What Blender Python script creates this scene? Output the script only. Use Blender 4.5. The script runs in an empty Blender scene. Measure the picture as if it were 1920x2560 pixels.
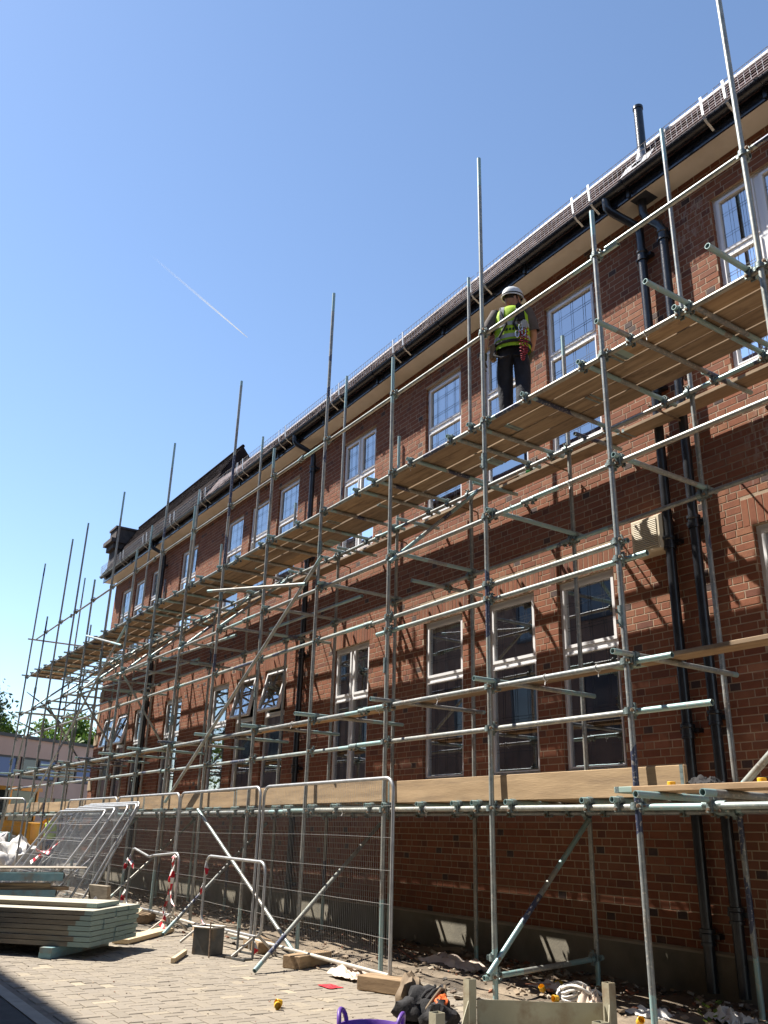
import bpy, bmesh, math, random
from mathutils import Vector, Matrix, noise as mnoise

RND = random.Random(11)
SC = bpy.context.scene
COL = SC.collection
rad = math.radians

# ------------------------------------------------------------------ camera
# world axes: x along the facade (left is negative), y into the building, z up
RWC = Matrix(((0.55684931, 0.27951652, 0.78216965),
              (0.83022457, -0.21611747, -0.51382916),
              (0.02541679, 0.93550187, -0.35240634)))
CAM = Vector((0.0, -7.3, 1.32))
FPX = 2149.09
cd = bpy.data.cameras.new('camera')
cam = bpy.data.objects.new('camera', cd)
COL.objects.link(cam)
cam.matrix_world = Matrix.Translation(CAM) @ RWC.to_4x4()
cd.sensor_fit = 'VERTICAL'
cd.sensor_height = 36.0
cd.lens = 36.0 * FPX / 2560.0
cd.clip_start = 0.05
cd.clip_end = 20000.0
SC.camera = cam


def pix(p):
    """Photograph pixel (1920x2560) that shows the point p."""
    v = RWC.transposed() @ (Vector(p) - CAM)
    if v.z >= -0.05:
        return (-9999, -9999)
    return (960 + FPX * v.x / -v.z, 1280 - FPX * v.y / -v.z)


# ------------------------------------------------------------------ world, sun, exposure
SUN_DIR = Vector((-1.56, -1.0, 2.60)).normalized()
w = bpy.data.worlds.new('World')
SC.world = w
w.use_nodes = True
nt = w.node_tree
nt.nodes.clear()
sky = nt.nodes.new('ShaderNodeTexSky')
sky.sky_type = 'NISHITA'
sky.sun_disc = False
sky.sun_elevation = math.asin(SUN_DIR.z)
sky.sun_rotation = math.atan2(SUN_DIR.x, SUN_DIR.y)
sky.air_density = 1.0
sky.dust_density = 0.12
sky.ozone_density = 2.2
bg = nt.nodes.new('ShaderNodeBackground')
bg.inputs['Strength'].default_value = 0.093
ow = nt.nodes.new('ShaderNodeOutputWorld')
nt.links.new(sky.outputs[0], bg.inputs[0])
nt.links.new(bg.outputs[0], ow.inputs[0])
sl = bpy.data.lights.new('sun', 'SUN')
sl.energy = 4.8
sl.angle = rad(0.53)
sl.color = (1.0, 0.94, 0.85)
so = bpy.data.objects.new('sun', sl)
so.rotation_euler = SUN_DIR.to_track_quat('Z', 'Y').to_euler()
so.location = (-20, -20, 30)
COL.objects.link(so)
SC.view_settings.view_transform = 'Standard'
SC.view_settings.look = 'None'
SC.view_settings.exposure = 1.2
SC.view_settings.gamma = 1.0
SC.view_settings.use_curve_mapping = False
SC.render.engine = 'CYCLES'
SC.cycles.use_denoising = True
SC.cycles.max_bounces = 6
SC.cycles.diffuse_bounces = 2
SC.cycles.glossy_bounces = 3
SC.cycles.transparent_max_bounces = 12
SC.cycles.transmission_bounces = 3
SC.cycles.caustics_reflective = False
SC.cycles.caustics_refractive = False


# ------------------------------------------------------------------ materials
def _n(t, typ, **kw):
    n = t.nodes.new(typ)
    for k, v in kw.items():
        setattr(n, k, v)
    return n


def base_mat(name):
    m = bpy.data.materials.new(name)
    m.use_nodes = True
    t = m.node_tree
    t.nodes.clear()
    out = _n(t, 'ShaderNodeOutputMaterial')
    b = _n(t, 'ShaderNodeBsdfPrincipled')
    t.links.new(b.outputs[0], out.inputs[0])
    return m, t, b, out


def coords(t, scale=(1, 1, 1), space='Object', jitter=False):
    tc = _n(t, 'ShaderNodeTexCoord')
    mp = _n(t, 'ShaderNodeMapping')
    mp.inputs['Scale'].default_value = scale
    t.links.new(tc.outputs[space], mp.inputs[0])
    if jitter:
        oi = _n(t, 'ShaderNodeObjectInfo')
        ml = _n(t, 'ShaderNodeMath', operation='MULTIPLY')
        ml.inputs[1].default_value = 37.0
        t.links.new(oi.outputs['Random'], ml.inputs[0])
        t.links.new(ml.outputs[0], mp.inputs['Location'])
    return mp.outputs[0]


def noise(t, vec, scale, detail=4.0, rough=0.55):
    n = _n(t, 'ShaderNodeTexNoise')
    n.inputs['Scale'].default_value = scale
    n.inputs['Detail'].default_value = detail
    n.inputs['Roughness'].default_value = rough
    t.links.new(vec, n.inputs['Vector'])
    return n.outputs[0]


def ramp(t, fac, stops, interp='LINEAR'):
    r = _n(t, 'ShaderNodeValToRGB')
    r.color_ramp.interpolation = interp
    e = r.color_ramp.elements
    while len(e) < len(stops):
        e.new(0.5)
    for i, (p, c) in enumerate(stops):
        e[i].position = p
        e[i].color = (c[0], c[1], c[2], 1) if len(c) == 3 else c
    t.links.new(fac, r.inputs[0])
    return r.outputs[0]


def mix(t, fac, a, b, mode='MIX'):
    m = _n(t, 'ShaderNodeMix', data_type='RGBA', blend_type=mode)
    if hasattr(fac, 'links') or hasattr(fac, 'is_linked'):
        t.links.new(fac, m.inputs[0])
    else:
        m.inputs[0].default_value = fac
    for s, v in ((m.inputs[6], a), (m.inputs[7], b)):
        if hasattr(v, 'is_linked'):
            t.links.new(v, s)
        else:
            s.default_value = (v[0], v[1], v[2], 1)
    return m.outputs[2]


def math_n(t, op, a, b=None, clamp=False):
    m = _n(t, 'ShaderNodeMath', operation=op, use_clamp=clamp)
    for s, v in ((m.inputs[0], a), (m.inputs[1], b)):
        if v is None:
            continue
        if hasattr(v, 'is_linked'):
            t.links.new(v, s)
        else:
            s.default_value = v
    return m.outputs[0]


def bump(t, b, h, strength=0.3, dist=0.01):
    bn = _n(t, 'ShaderNodeBump')
    bn.inputs['Strength'].default_value = strength
    bn.inputs['Distance'].default_value = dist
    t.links.new(h, bn.inputs['Height'])
    t.links.new(bn.outputs[0], b.inputs['Normal'])


def surf(name, c1, c2, scale=6.0, rough=0.7, metal=0.0, bmp=0.25, bscale=40.0, stretch=(1, 1, 1),
         jitter=True, dirt=None, dscale=1.3, spec=0.4, bdist=0.006, tint=False):
    """Two-tone noise surface with fine relief and an optional large stain."""
    m, t, b, out = base_mat(name)
    v = coords(t, stretch, jitter=jitter)
    n1 = noise(t, v, scale, 5.0)
    c = ramp(t, n1, [(0.32, c1), (0.68, c2)])
    if dirt is not None:
        n3 = noise(t, v, dscale, 6.0, 0.65)
        k = ramp(t, n3, [(0.48, (0, 0, 0)), (0.68, (1, 1, 1))])
        c = mix(t, k, c, dirt)
    if tint:
        oi = _n(t, 'ShaderNodeObjectInfo')
        c = mix(t, 1.0, c, ramp(t, oi.outputs['Random'], [(0, (0.78, 0.78, 0.80)), (0.5, (1, 1, 1)), (1, (1.1, 1.04, 0.94))]), 'MULTIPLY')
    t.links.new(c, b.inputs['Base Color'])
    b.inputs['Roughness'].default_value = rough
    b.inputs['Metallic'].default_value = metal
    b.inputs['Specular IOR Level'].default_value = spec
    if bmp:
        n2 = noise(t, v, bscale, 3.0)
        bump(t, b, n2, bmp, bdist)
    return m


def plain(name, c, rough=0.5, metal=0.0, spec=0.5):
    m, t, b, out = base_mat(name)
    b.inputs['Base Color'].default_value = (c[0], c[1], c[2], 1)
    b.inputs['Roughness'].default_value = rough
    b.inputs['Metallic'].default_value = metal
    b.inputs['Specular IOR Level'].default_value = spec
    return m


M = {}


def make_materials():
    # bricks: colour by piece
    m, t, b, out = base_mat('brick')
    geo = _n(t, 'ShaderNodeNewGeometry')
    oi = _n(t, 'ShaderNodeObjectInfo')
    r = math_n(t, 'FRACT', math_n(t, 'ADD', geo.outputs['Random Per Island'], oi.outputs['Random']))
    c = ramp(t, r, [(0.0, (0.20, 0.072, 0.042)), (0.3, (0.29, 0.113, 0.061)), (0.62, (0.245, 0.091, 0.051)),
                    (0.88, (0.315, 0.143, 0.081)), (0.95, (0.19, 0.077, 0.051)), (1.0, (0.145, 0.064, 0.048))])
    tc = _n(t, 'ShaderNodeNewGeometry')
    n1 = noise(t, tc.outputs['Position'], 14.0, 5.0, 0.65)
    c = mix(t, ramp(t, n1, [(0.35, (0, 0, 0)), (0.75, (0.55, 0.55, 0.55))]), c, (0.145, 0.055, 0.034))
    n2 = noise(t, tc.outputs['Position'], 0.55, 5.0, 0.6)
    c = mix(t, ramp(t, n2, [(0.50, (0, 0, 0)), (0.78, (0.45, 0.45, 0.45))]), c, (0.155, 0.082, 0.058))
    n4 = noise(t, tc.outputs['Position'], 1.1, 4.0, 0.6)
    c = mix(t, ramp(t, n4, [(0.56, (0, 0, 0)), (0.75, (0.35, 0.35, 0.35))]), c, (0.31, 0.15, 0.088))
    ms = _n(t, 'ShaderNodeMapping')
    ms.inputs['Scale'].default_value = (3.2, 1, 0.22)
    t.links.new(tc.outputs['Position'], ms.inputs[0])
    n5 = noise(t, ms.outputs[0], 2.4, 5.0, 0.6)
    c = mix(t, ramp(t, n5, [(0.56, (0, 0, 0)), (0.74, (0.4, 0.4, 0.4))]), c, (0.10, 0.055, 0.042))
    # old lime runs below the soffit and between the storeys
    for (px_, pz_, sx_, sz_) in ((-4.86, 8.08, 2.6, 1.5), (-4.25, 5.0, 2.2, 1.3)):
        sp = _n(t, 'ShaderNodeSeparateXYZ')
        t.links.new(tc.outputs['Position'], sp.inputs[0])
        dx = math_n(t, 'MULTIPLY', math_n(t, 'ADD', sp.outputs['X'], -px_), sx_)
        dz = math_n(t, 'MULTIPLY', math_n(t, 'ADD', sp.outputs['Z'], -pz_), sz_)
        dd = math_n(t, 'ADD', math_n(t, 'MULTIPLY', dx, dx), math_n(t, 'MULTIPLY', dz, dz))
        f = math_n(t, 'SUBTRACT', 0.75, dd, True)
        mp_ = _n(t, 'ShaderNodeMapping')
        mp_.inputs['Scale'].default_value = (1, 1, 0.28)
        t.links.new(tc.outputs['Position'], mp_.inputs[0])
        nn = ramp(t, noise(t, mp_.outputs[0], 22.0, 5.0, 0.7), [(0.5, (0, 0, 0)), (0.66, (1, 1, 1))])
        c = mix(t, math_n(t, 'MULTIPLY', f, nn), c, (0.46, 0.40, 0.35))
    t.links.new(c, b.inputs['Base Color'])
    b.inputs['Roughness'].default_value = 0.88
    b.inputs['Specular IOR Level'].default_value = 0.25
    bump(t, b, noise(t, tc.outputs['Position'], 90.0, 4.0, 0.7), 0.45, 0.004)
    M['brick'] = m
    M['brick_dark'] = surf('burnt_brick', (0.050, 0.038, 0.038), (0.105, 0.062, 0.052), 8.0, 0.85, bmp=0.4, bscale=90, jitter=False)
    # brick without piece data, for far or plain walls
    M['mortar'] = surf('mortar', (0.36, 0.275, 0.195), (0.46, 0.36, 0.26), 5.0, 0.95, bmp=0.4, bscale=60, jitter=False,
                       dirt=(0.27, 0.20, 0.14), dscale=0.9)
    M['plinth'] = surf('plinth_render', (0.20, 0.18, 0.14), (0.30, 0.27, 0.21), 2.2, 0.92, bmp=0.4, bscale=70, jitter=False,
                       dirt=(0.13, 0.12, 0.095), dscale=0.8)
    M['plinth_cap'] = surf('plinth_cap', (0.36, 0.31, 0.24), (0.44, 0.39, 0.31), 4.0, 0.9, jitter=False)
    M['stone'] = surf('quoin_stone', (0.30, 0.23, 0.15), (0.42, 0.33, 0.22), 3.0, 0.9, bmp=0.4)
    M['upvc'] = surf('white_upvc', (0.80, 0.80, 0.81), (0.86, 0.86, 0.86), 3.0, 0.35, bmp=0.0)
    M['lead'] = plain('lead_strip', (0.035, 0.04, 0.05), 0.5)
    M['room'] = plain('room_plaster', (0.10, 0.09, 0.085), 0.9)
    M['curtain'] = surf('curtain_cloth', (0.16, 0.14, 0.14), (0.24, 0.21, 0.20), 9.0, 0.95, stretch=(3, 1, 0.1), bmp=0.5, bscale=14)
    M['pelmet'] = surf('pelmet_cloth', (0.16, 0.13, 0.09), (0.25, 0.20, 0.14), 9.0, 0.95, stretch=(3, 1, 0.1), bmp=0.5, bscale=14)
    M['soffit'] = surf('soffit_board', (0.70, 0.64, 0.55), (0.78, 0.72, 0.63), 1.6, 0.75, bmp=0.1, bscale=20, jitter=False,
                       dirt=(0.58, 0.52, 0.43), dscale=0.7)
    M['fascia'] = surf('black_gloss_paint', (0.010, 0.012, 0.018), (0.022, 0.026, 0.034), 8.0, 0.12, bmp=0.12, bscale=14, spec=0.7)
    M['iron'] = surf('black_iron_paint', (0.008, 0.009, 0.012), (0.025, 0.028, 0.034), 7.0, 0.28, bmp=0.35, bscale=55, spec=0.6)
    M['tile'] = surf('dark_roof_tile', (0.062, 0.034, 0.037), (0.105, 0.060, 0.063), 5.0, 0.8, bmp=0.5, bscale=35, jitter=False,
                     dirt=(0.10, 0.065, 0.066), dscale=1.5)
    M['slate'] = surf('near_black_tile', (0.016, 0.012, 0.012), (0.032, 0.023, 0.023), 5.0, 0.98, bmp=0.3, bscale=35, jitter=False, spec=0.05)  # darker tile for the taller roof part, its ridge and gable
    M['cap'] = surf('sunlit_edge_pale', (0.62, 0.54, 0.50), (0.74, 0.66, 0.62), 4.0, 0.5)  # pale colour carries the sunlight along the roof's top edge
    M['leadflash'] = surf('lead_flashing', (0.17, 0.17, 0.18), (0.27, 0.27, 0.285), 5.0, 0.4, metal=0.5)
    M['wire'] = plain('galvanised_wire', (0.48, 0.47, 0.45), 0.45, 0.6)
    M['guardwire'] = plain('sunlit_guard_wire', (0.74, 0.72, 0.70), 0.5, 0.1)  # sun on the guard mesh is put into this pale colour
    M['strap'] = plain('galvanised_strap', (0.62, 0.62, 0.60), 0.4, 0.45)
    # glass: reflection over what lies behind
    m, t, b, out = base_mat('window_glass')
    t.nodes.remove(b)
    tr = _n(t, 'ShaderNodeBsdfTransparent')
    tr.inputs[0].default_value = (0.55, 0.58, 0.60, 1)
    gl = _n(t, 'ShaderNodeBsdfGlossy')
    gl.inputs['Roughness'].default_value = 0.012
    gl.inputs['Color'].default_value = (0.93, 0.95, 1.0, 1)
    fr = _n(t, 'ShaderNodeFresnel')
    fr.inputs['IOR'].default_value = 5.5
    bn = _n(t, 'ShaderNodeBump')
    bn.inputs['Strength'].default_value = 0.02
    bn.inputs['Distance'].default_value = 0.02
    t.links.new(noise(t, coords(t, jitter=True), 1.6, 2.0), bn.inputs['Height'])
    t.links.new(bn.outputs[0], gl.inputs['Normal'])
    mx = _n(t, 'ShaderNodeMixShader')
    t.links.new(fr.outputs[0], mx.inputs[0])
    t.links.new(tr.outputs[0], mx.inputs[1])
    t.links.new(gl.outputs[0], mx.inputs[2])
    t.links.new(mx.outputs[0], out.inputs[0])
    M['glass'] = m
    # scaffold tube: zinc with paint marks at the ends
    m, t, b, out = base_mat('scaffold_tube')
    v = coords(t, (1, 1, 1), jitter=True)
    oi = _n(t, 'ShaderNodeObjectInfo')
    n1 = noise(t, v, 7.0, 5.0, 0.7)
    c = ramp(t, n1, [(0.3, (0.20, 0.21, 0.205)), (0.52, (0.35, 0.355, 0.335)), (0.72, (0.44, 0.425, 0.375))])
    cr = ramp(t, oi.outputs['Random'], [(0.0, (0.86, 1.0, 1.04)), (0.4, (1.0, 1.0, 0.95)), (0.75, (0.74, 0.80, 0.86)), (1.0, (1.06, 0.99, 0.86))])
    c = mix(t, 1.0, c, cr, 'MULTIPLY')
    nr = noise(t, v, 2.3, 6.0, 0.7)
    c = mix(t, ramp(t, nr, [(0.52, (0, 0, 0)), (0.70, (0.75, 0.75, 0.75))]), c, (0.21, 0.145, 0.10))
    a1 = _n(t, 'ShaderNodeAttribute', attribute_name='along')
    a2 = _n(t, 'ShaderNodeAttribute', attribute_name='along2')
    dmin = math_n(t, 'MINIMUM', a1.outputs['Fac'], a2.outputs['Fac'])
    thr = math_n(t, 'MULTIPLY', math_n(t, 'FRACT', math_n(t, 'MULTIPLY', oi.outputs['Random'], 17.0)), 0.75)
    edge = math_n(t, 'ADD', thr, math_n(t, 'MULTIPLY', math_n(t, 'SUBTRACT', n1, 0.5), 0.12))
    mk = math_n(t, 'LESS_THAN', dmin, edge)
    mk = math_n(t, 'MULTIPLY', mk, 0.85)
    c = mix(t, mk, c, (0.30, 0.47, 0.47))
    # navy or black bands somewhere along
    nb = noise(t, coords(t, (1.1, 1.1, 1.1), jitter=True), 0.75, 1.0)
    band = math_n(t, 'GREATER_THAN', nb, 0.66)
    c = mix(t, math_n(t, 'MULTIPLY', band, 0.9), c, (0.035, 0.045, 0.10))
    ns = noise(t, v, 42.0, 3.0, 0.6)
    c = mix(t, ramp(t, ns, [(0.57, (0, 0, 0)), (0.66, (0.85, 0.85, 0.85))]), c, (0.50, 0.47, 0.41))
    nsp = noise(t, v, 11.0, 4.0, 0.75)
    c = mix(t, ramp(t, nsp, [(0.60, (0, 0, 0)), (0.66, (0.75, 0.75, 0.75))]), c, (0.43, 0.40, 0.35))
    t.links.new(c, b.inputs['Base Color'])
    b.inputs['Roughness'].default_value = 0.42
    b.inputs['Metallic'].default_value = 0.25
    bump(t, b, ns, 0.2, 0.002)
    M['tube'] = m
    M['coupler'] = surf('coupler_steel', (0.13, 0.17, 0.17), (0.27, 0.33, 0.32), 26.0, 0.5, 0.35, bmp=0.5, bscale=90)
    M['rust'] = surf('rusty_bolt', (0.12, 0.075, 0.05), (0.30, 0.22, 0.15), 40.0, 0.7, 0.3, bmp=0.3)
    # timber boards with painted ends
    m, t, b, out = base_mat('scaffold_board')
    v = coords(t, (0.5, 5, 5), jitter=True)
    oi = _n(t, 'ShaderNodeObjectInfo')
    n1 = noise(t, v, 3.2, 6.0, 0.7)
    c = ramp(t, n1, [(0.28, (0.23, 0.165, 0.11)), (0.5, (0.38, 0.28, 0.185)), (0.72, (0.49, 0.37, 0.25))])
    cr = ramp(t, oi.outputs['Random'], [(0, (1.02, 1, 0.96)), (0.3, (0.66, 0.67, 0.70)), (0.55, (0.95, 0.90, 0.84)), (0.8, (1.2, 1.1, 0.96)), (1, (0.60, 0.59, 0.60))])
    c = mix(t, 1.0, c, cr, 'MULTIPLY')
    nk = noise(t, coords(t, (1.2, 3, 3), jitter=True), 2.0, 6.0, 0.7)
    c = mix(t, ramp(t, nk, [(0.54, (0, 0, 0)), (0.68, (0.75, 0.75, 0.75))]), c, (0.15, 0.105, 0.075))
    a1 = _n(t, 'ShaderNodeAttribute', attribute_name='along')
    a2 = _n(t, 'ShaderNodeAttribute', attribute_name='along2')
    dmin = math_n(t, 'MINIMUM', a1.outputs['Fac'], a2.outputs['Fac'])
    thr = math_n(t, 'MULTIPLY', math_n(t, 'SUBTRACT', math_n(t, 'FRACT', math_n(t, 'MULTIPLY', oi.outputs['Random'], 13.0)), 0.72), 0.6)
    mk = math_n(t, 'MULTIPLY', math_n(t, 'LESS_THAN', dmin, thr), 0.8)
    c = mix(t, mk, c, (0.30, 0.45, 0.42))
    t.links.new(c, b.inputs['Base Color'])
    b.inputs['Roughness'].default_value = 0.85
    b.inputs['Specular IOR Level'].default_value = 0.2
    bump(t, b, n1, 0.3, 0.004)
    M['board'] = m
    M['toeboard'] = surf('toe_board_timber', (0.33, 0.235, 0.14), (0.46, 0.335, 0.205), 2.6, 0.85, stretch=(0.6, 6, 6), bmp=0.3, bscale=20,
                         dirt=(0.25, 0.18, 0.115), dscale=1.9, tint=True)
    M['timber'] = surf('rough_timber', (0.23, 0.155, 0.09), (0.40, 0.28, 0.165), 5.0, 0.9, stretch=(1, 6, 6), bmp=0.4, bscale=30)
    M['oldtimber'] = surf('weathered_timber', (0.20, 0.165, 0.12), (0.33, 0.28, 0.21), 5.0, 0.9, stretch=(1, 6, 6), bmp=0.4, bscale=30)
    M['palewood'] = surf('pale_softwood', (0.55, 0.42, 0.26), (0.66, 0.53, 0.35), 5.0, 0.8, stretch=(1, 8, 8), bmp=0.2)
    M['teal'] = surf('teal_paint', (0.16, 0.30, 0.33), (0.24, 0.40, 0.43), 7.0, 0.55, bmp=0.2, dirt=(0.25, 0.22, 0.17), dscale=4.0)
    M['dulltop'] = surf('pale_board_top', (0.40, 0.37, 0.29), (0.50, 0.47, 0.38), 7.0, 0.9, stretch=(0.4, 4, 4), bmp=0.3)  # board tops, paler than the sides
    # stacked deck boards: brown with teal ends
    m, t, b, out = base_mat('deck_board')
    v = coords(t, (0.6, 6, 6), jitter=True)
    oi = _n(t, 'ShaderNodeObjectInfo')
    n1 = noise(t, v, 3.0, 6.0, 0.65)
    c = ramp(t, n1, [(0.3, (0.13, 0.108, 0.08)), (0.7, (0.27, 0.235, 0.175))])
    a1 = _n(t, 'ShaderNodeAttribute', attribute_name='along')
    thr = math_n(t, 'ADD', math_n(t, 'MULTIPLY', math_n(t, 'FRACT', math_n(t, 'MULTIPLY', oi.outputs['Random'], 7.0)), 0.34), 0.004)
    mk = math_n(t, 'LESS_THAN', a1.outputs['Fac'], thr)
    c = mix(t, mk, c, mix(t, n1, (0.19, 0.27, 0.245), (0.31, 0.40, 0.36)))
    t.links.new(c, b.inputs['Base Color'])
    b.inputs['Roughness'].default_value = 0.85
    bump(t, b, n1, 0.3, 0.004)
    M['deck'] = m
    # pavers, by piece
    m, t, b, out = base_mat('block_paver')
    geo = _n(t, 'ShaderNodeNewGeometry')
    oi = _n(t, 'ShaderNodeObjectInfo')
    r = math_n(t, 'FRACT', math_n(t, 'ADD', geo.outputs['Random Per Island'], oi.outputs['Random']))
    c = ramp(t, r, [(0.0, (0.235, 0.202, 0.160)), (0.35, (0.275, 0.237, 0.188)), (0.7, (0.255, 0.221, 0.179)), (0.93, (0.29, 0.248, 0.19)), (1.0, (0.40, 0.342, 0.25))])
    n1 = noise(t, geo.outputs['Position'], 1.1, 6.0, 0.65)
    c = mix(t, ramp(t, n1, [(0.45, (0, 0, 0)), (0.75, (0.5, 0.5, 0.5))]), c, (0.31, 0.262, 0.198))
    n2 = noise(t, geo.outputs['Position'], 30.0, 4.0, 0.7)
    c = mix(t, ramp(t, n2, [(0.4, (0, 0, 0)), (0.8, (0.4, 0.4, 0.4))]), c, (0.17, 0.148, 0.122))
    t.links.new(c, b.inputs['Base Color'])
    b.inputs['Roughness'].default_value = 0.9
    b.inputs['Specular IOR Level'].default_value = 0.25
    bump(t, b, noise(t, geo.outputs['Position'], 120.0, 3.0), 0.3, 0.003)
    M['paver'] = m
    M['joint'] = surf('joint_sand', (0.155, 0.132, 0.105), (0.225, 0.195, 0.16), 9.0, 0.95, bmp=0.4, jitter=False)
    M['yard'] = surf('yard_concrete', (0.26, 0.23, 0.185), (0.36, 0.32, 0.26), 1.2, 0.9, bmp=0.3, jitter=False)
    M['asphalt'] = surf('asphalt', (0.040, 0.040, 0.042), (0.065, 0.064, 0.063), 6.0, 0.9, bmp=0.5, bscale=130, jitter=False)
    M['kerb'] = surf('kerb_concrete', (0.27, 0.25, 0.215), (0.37, 0.34, 0.29), 4.0, 0.9, bmp=0.3, jitter=False)
    M['dirt'] = surf('trodden_dirt', (0.135, 0.105, 0.075), (0.27, 0.215, 0.155), 3.0, 0.95, bmp=0.7, bscale=24, jitter=False,
                     dirt=(0.085, 0.068, 0.052), dscale=1.6, bdist=0.02)
    # rubble by piece
    m, t, b, out = base_mat('rubble')
    geo = _n(t, 'ShaderNodeNewGeometry')
    c = ramp(t, geo.outputs['Random Per Island'],
             [(0.0, (0.17, 0.125, 0.09)), (0.25, (0.30, 0.23, 0.16)), (0.45, (0.36, 0.28, 0.20)), (0.6, (0.28, 0.115, 0.065)),
              (0.75, (0.45, 0.38, 0.29)), (0.9, (0.09, 0.08, 0.07)), (0.97, (0.60, 0.56, 0.50))], 'CONSTANT')
    t.links.new(c, b.inputs['Base Color'])
    b.inputs['Roughness'].default_value = 0.92
    bump(t, b, noise(t, geo.outputs['Position'], 60.0, 3.0), 0.4, 0.004)
    M['rubble'] = m
    M['galv'] = surf('fence_steel', (0.36, 0.36, 0.36), (0.50, 0.50, 0.49), 12.0, 0.4, 0.55, bmp=0.1, bscale=50)
    M['galvdull'] = surf('fence_steel_dusty', (0.38, 0.35, 0.30), (0.55, 0.51, 0.44), 9.0, 0.6, 0.2, bmp=0.2, bscale=50)
    M['acplastic'] = surf('cream_plastic', (0.62, 0.54, 0.40), (0.68, 0.60, 0.46), 3.0, 0.5, bmp=0.0)
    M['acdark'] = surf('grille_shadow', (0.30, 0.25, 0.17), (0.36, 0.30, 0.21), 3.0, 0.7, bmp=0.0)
    M['purple'] = surf('purple_rubber', (0.105, 0.045, 0.26), (0.135, 0.06, 0.32), 5.0, 0.45, bmp=0.15)
    M['blackcloth'] = surf('black_cloth', (0.012, 0.012, 0.014), (0.035, 0.033, 0.034), 16.0, 0.85, bmp=0.6, bscale=60)
    M['browncloth'] = surf('brown_leather', (0.13, 0.09, 0.055), (0.24, 0.175, 0.11), 9.0, 0.75, bmp=0.4)
    M['orange'] = surf('orange_fabric', (0.72, 0.13, 0.025), (0.82, 0.18, 0.04), 8.0, 0.7, bmp=0.3)
    M['rustysteel'] = surf('rust_stained_steel', (0.30, 0.28, 0.20), (0.42, 0.39, 0.29), 3.0, 0.7, 0.1, bmp=0.25,
                           dirt=(0.20, 0.12, 0.065), dscale=2.4)
    M['darksteel'] = surf('dark_sheet_steel', (0.075, 0.08, 0.082), (0.14, 0.145, 0.145), 5.0, 0.5, 0.35, bmp=0.2,
                          dirt=(0.17, 0.13, 0.09), dscale=4.0)
    M['yellow'] = surf('yellow_plastic', (0.80, 0.43, 0.02), (0.86, 0.50, 0.04), 6.0, 0.4, bmp=0.0)
    M['red'] = plain('red_plastic', (0.60, 0.035, 0.05), 0.5)
    M['whiteplastic'] = surf('white_plastic_sheet', (0.66, 0.64, 0.60), (0.78, 0.76, 0.73), 5.0, 0.5, bmp=0.3, bscale=18)
    M['pinkplastic'] = surf('dusty_plastic_sheet', (0.60, 0.48, 0.38), (0.72, 0.60, 0.50), 6.0, 0.55, bmp=0.3, bscale=18)
    m, t, b, out = base_mat('barrier_tape')
    a1 = _n(t, 'ShaderNodeAttribute', attribute_name='along')
    f = math_n(t, 'FRACT', math_n(t, 'MULTIPLY', a1.outputs['Fac'], 6.0))
    c = mix(t, math_n(t, 'GREATER_THAN', f, 0.5), (0.78, 0.76, 0.74), (0.62, 0.02, 0.04))
    t.links.new(c, b.inputs['Base Color'])
    b.inputs['Roughness'].default_value = 0.45
    M['tape'] = m
    # people
    M['skin'] = surf('skin', (0.36, 0.19, 0.13), (0.43, 0.24, 0.17), 12.0, 0.55, bmp=0.1)
    M['hivis'] = surf('hi_vis_cloth', (0.30, 0.50, 0.012), (0.40, 0.62, 0.025), 6.0, 0.75, bmp=0.5, bscale=11, bdist=0.02)
    M['reflective'] = surf('reflective_band', (0.34, 0.35, 0.35), (0.44, 0.45, 0.45), 6.0, 0.45, bmp=0.3)
    M['tshirt'] = surf('brown_tshirt', (0.085, 0.07, 0.062), (0.125, 0.105, 0.095), 6.0, 0.9, bmp=0.5, bscale=12, bdist=0.02)
    M['trouser'] = surf('navy_trousers', (0.012, 0.014, 0.020), (0.028, 0.031, 0.042), 6.0, 0.9, bmp=0.8, bscale=9, bdist=0.03)
    M['glove'] = surf('grey_glove', (0.06, 0.058, 0.055), (0.13, 0.125, 0.115), 20.0, 0.85, bmp=0.3)
    M['helmet'] = surf('white_helmet', (0.66, 0.66, 0.64), (0.74, 0.74, 0.72), 4.0, 0.35, bmp=0.0)
    M['hair'] = plain('dark_hair', (0.03, 0.022, 0.018), 0.8)
    M['lanyard'] = surf('red_lanyard', (0.22, 0.025, 0.04), (0.34, 0.04, 0.06), 30.0, 0.8, bmp=0.5, bscale=120)
    M['boot'] = plain('boot_leather', (0.09, 0.065, 0.04), 0.7)
    M['chrome'] = plain('snap_hook_steel', (0.6, 0.6, 0.62), 0.25, 0.9)
    # vehicle
    M['digger'] = surf('orange_yellow_paint', (0.62, 0.29, 0.02), (0.72, 0.36, 0.04), 2.0, 0.45, bmp=0.0, dirt=(0.35, 0.22, 0.09), dscale=1.4)
    M['tyre'] = plain('tyre_rubber', (0.025, 0.024, 0.023), 0.85)
    M['cabglass'] = plain('cab_glass', (0.02, 0.035, 0.04), 0.08, 0.0, 0.8)
    # far buildings
    M['pinkwall'] = surf('pink_render', (0.33, 0.245, 0.215), (0.40, 0.30, 0.265), 0.7, 0.85, bmp=0.1, jitter=False)
    M['darkframe'] = plain('dark_window_frame', (0.020, 0.021, 0.026), 0.5)
    M['bluepanel'] = plain('blue_panel', (0.055, 0.105, 0.26), 0.35)
    M['greyglass'] = plain('grey_glass', (0.05, 0.055, 0.065), 0.1, 0.0, 0.8)
    M['oppwall'] = surf('opposite_brick', (0.13, 0.085, 0.065), (0.20, 0.13, 0.095), 2.0, 0.9, bmp=0.3, jitter=False)
    M['bark'] = surf('bark', (0.05, 0.04, 0.03), (0.11, 0.09, 0.065), 9.0, 0.9, bmp=0.6)
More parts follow.
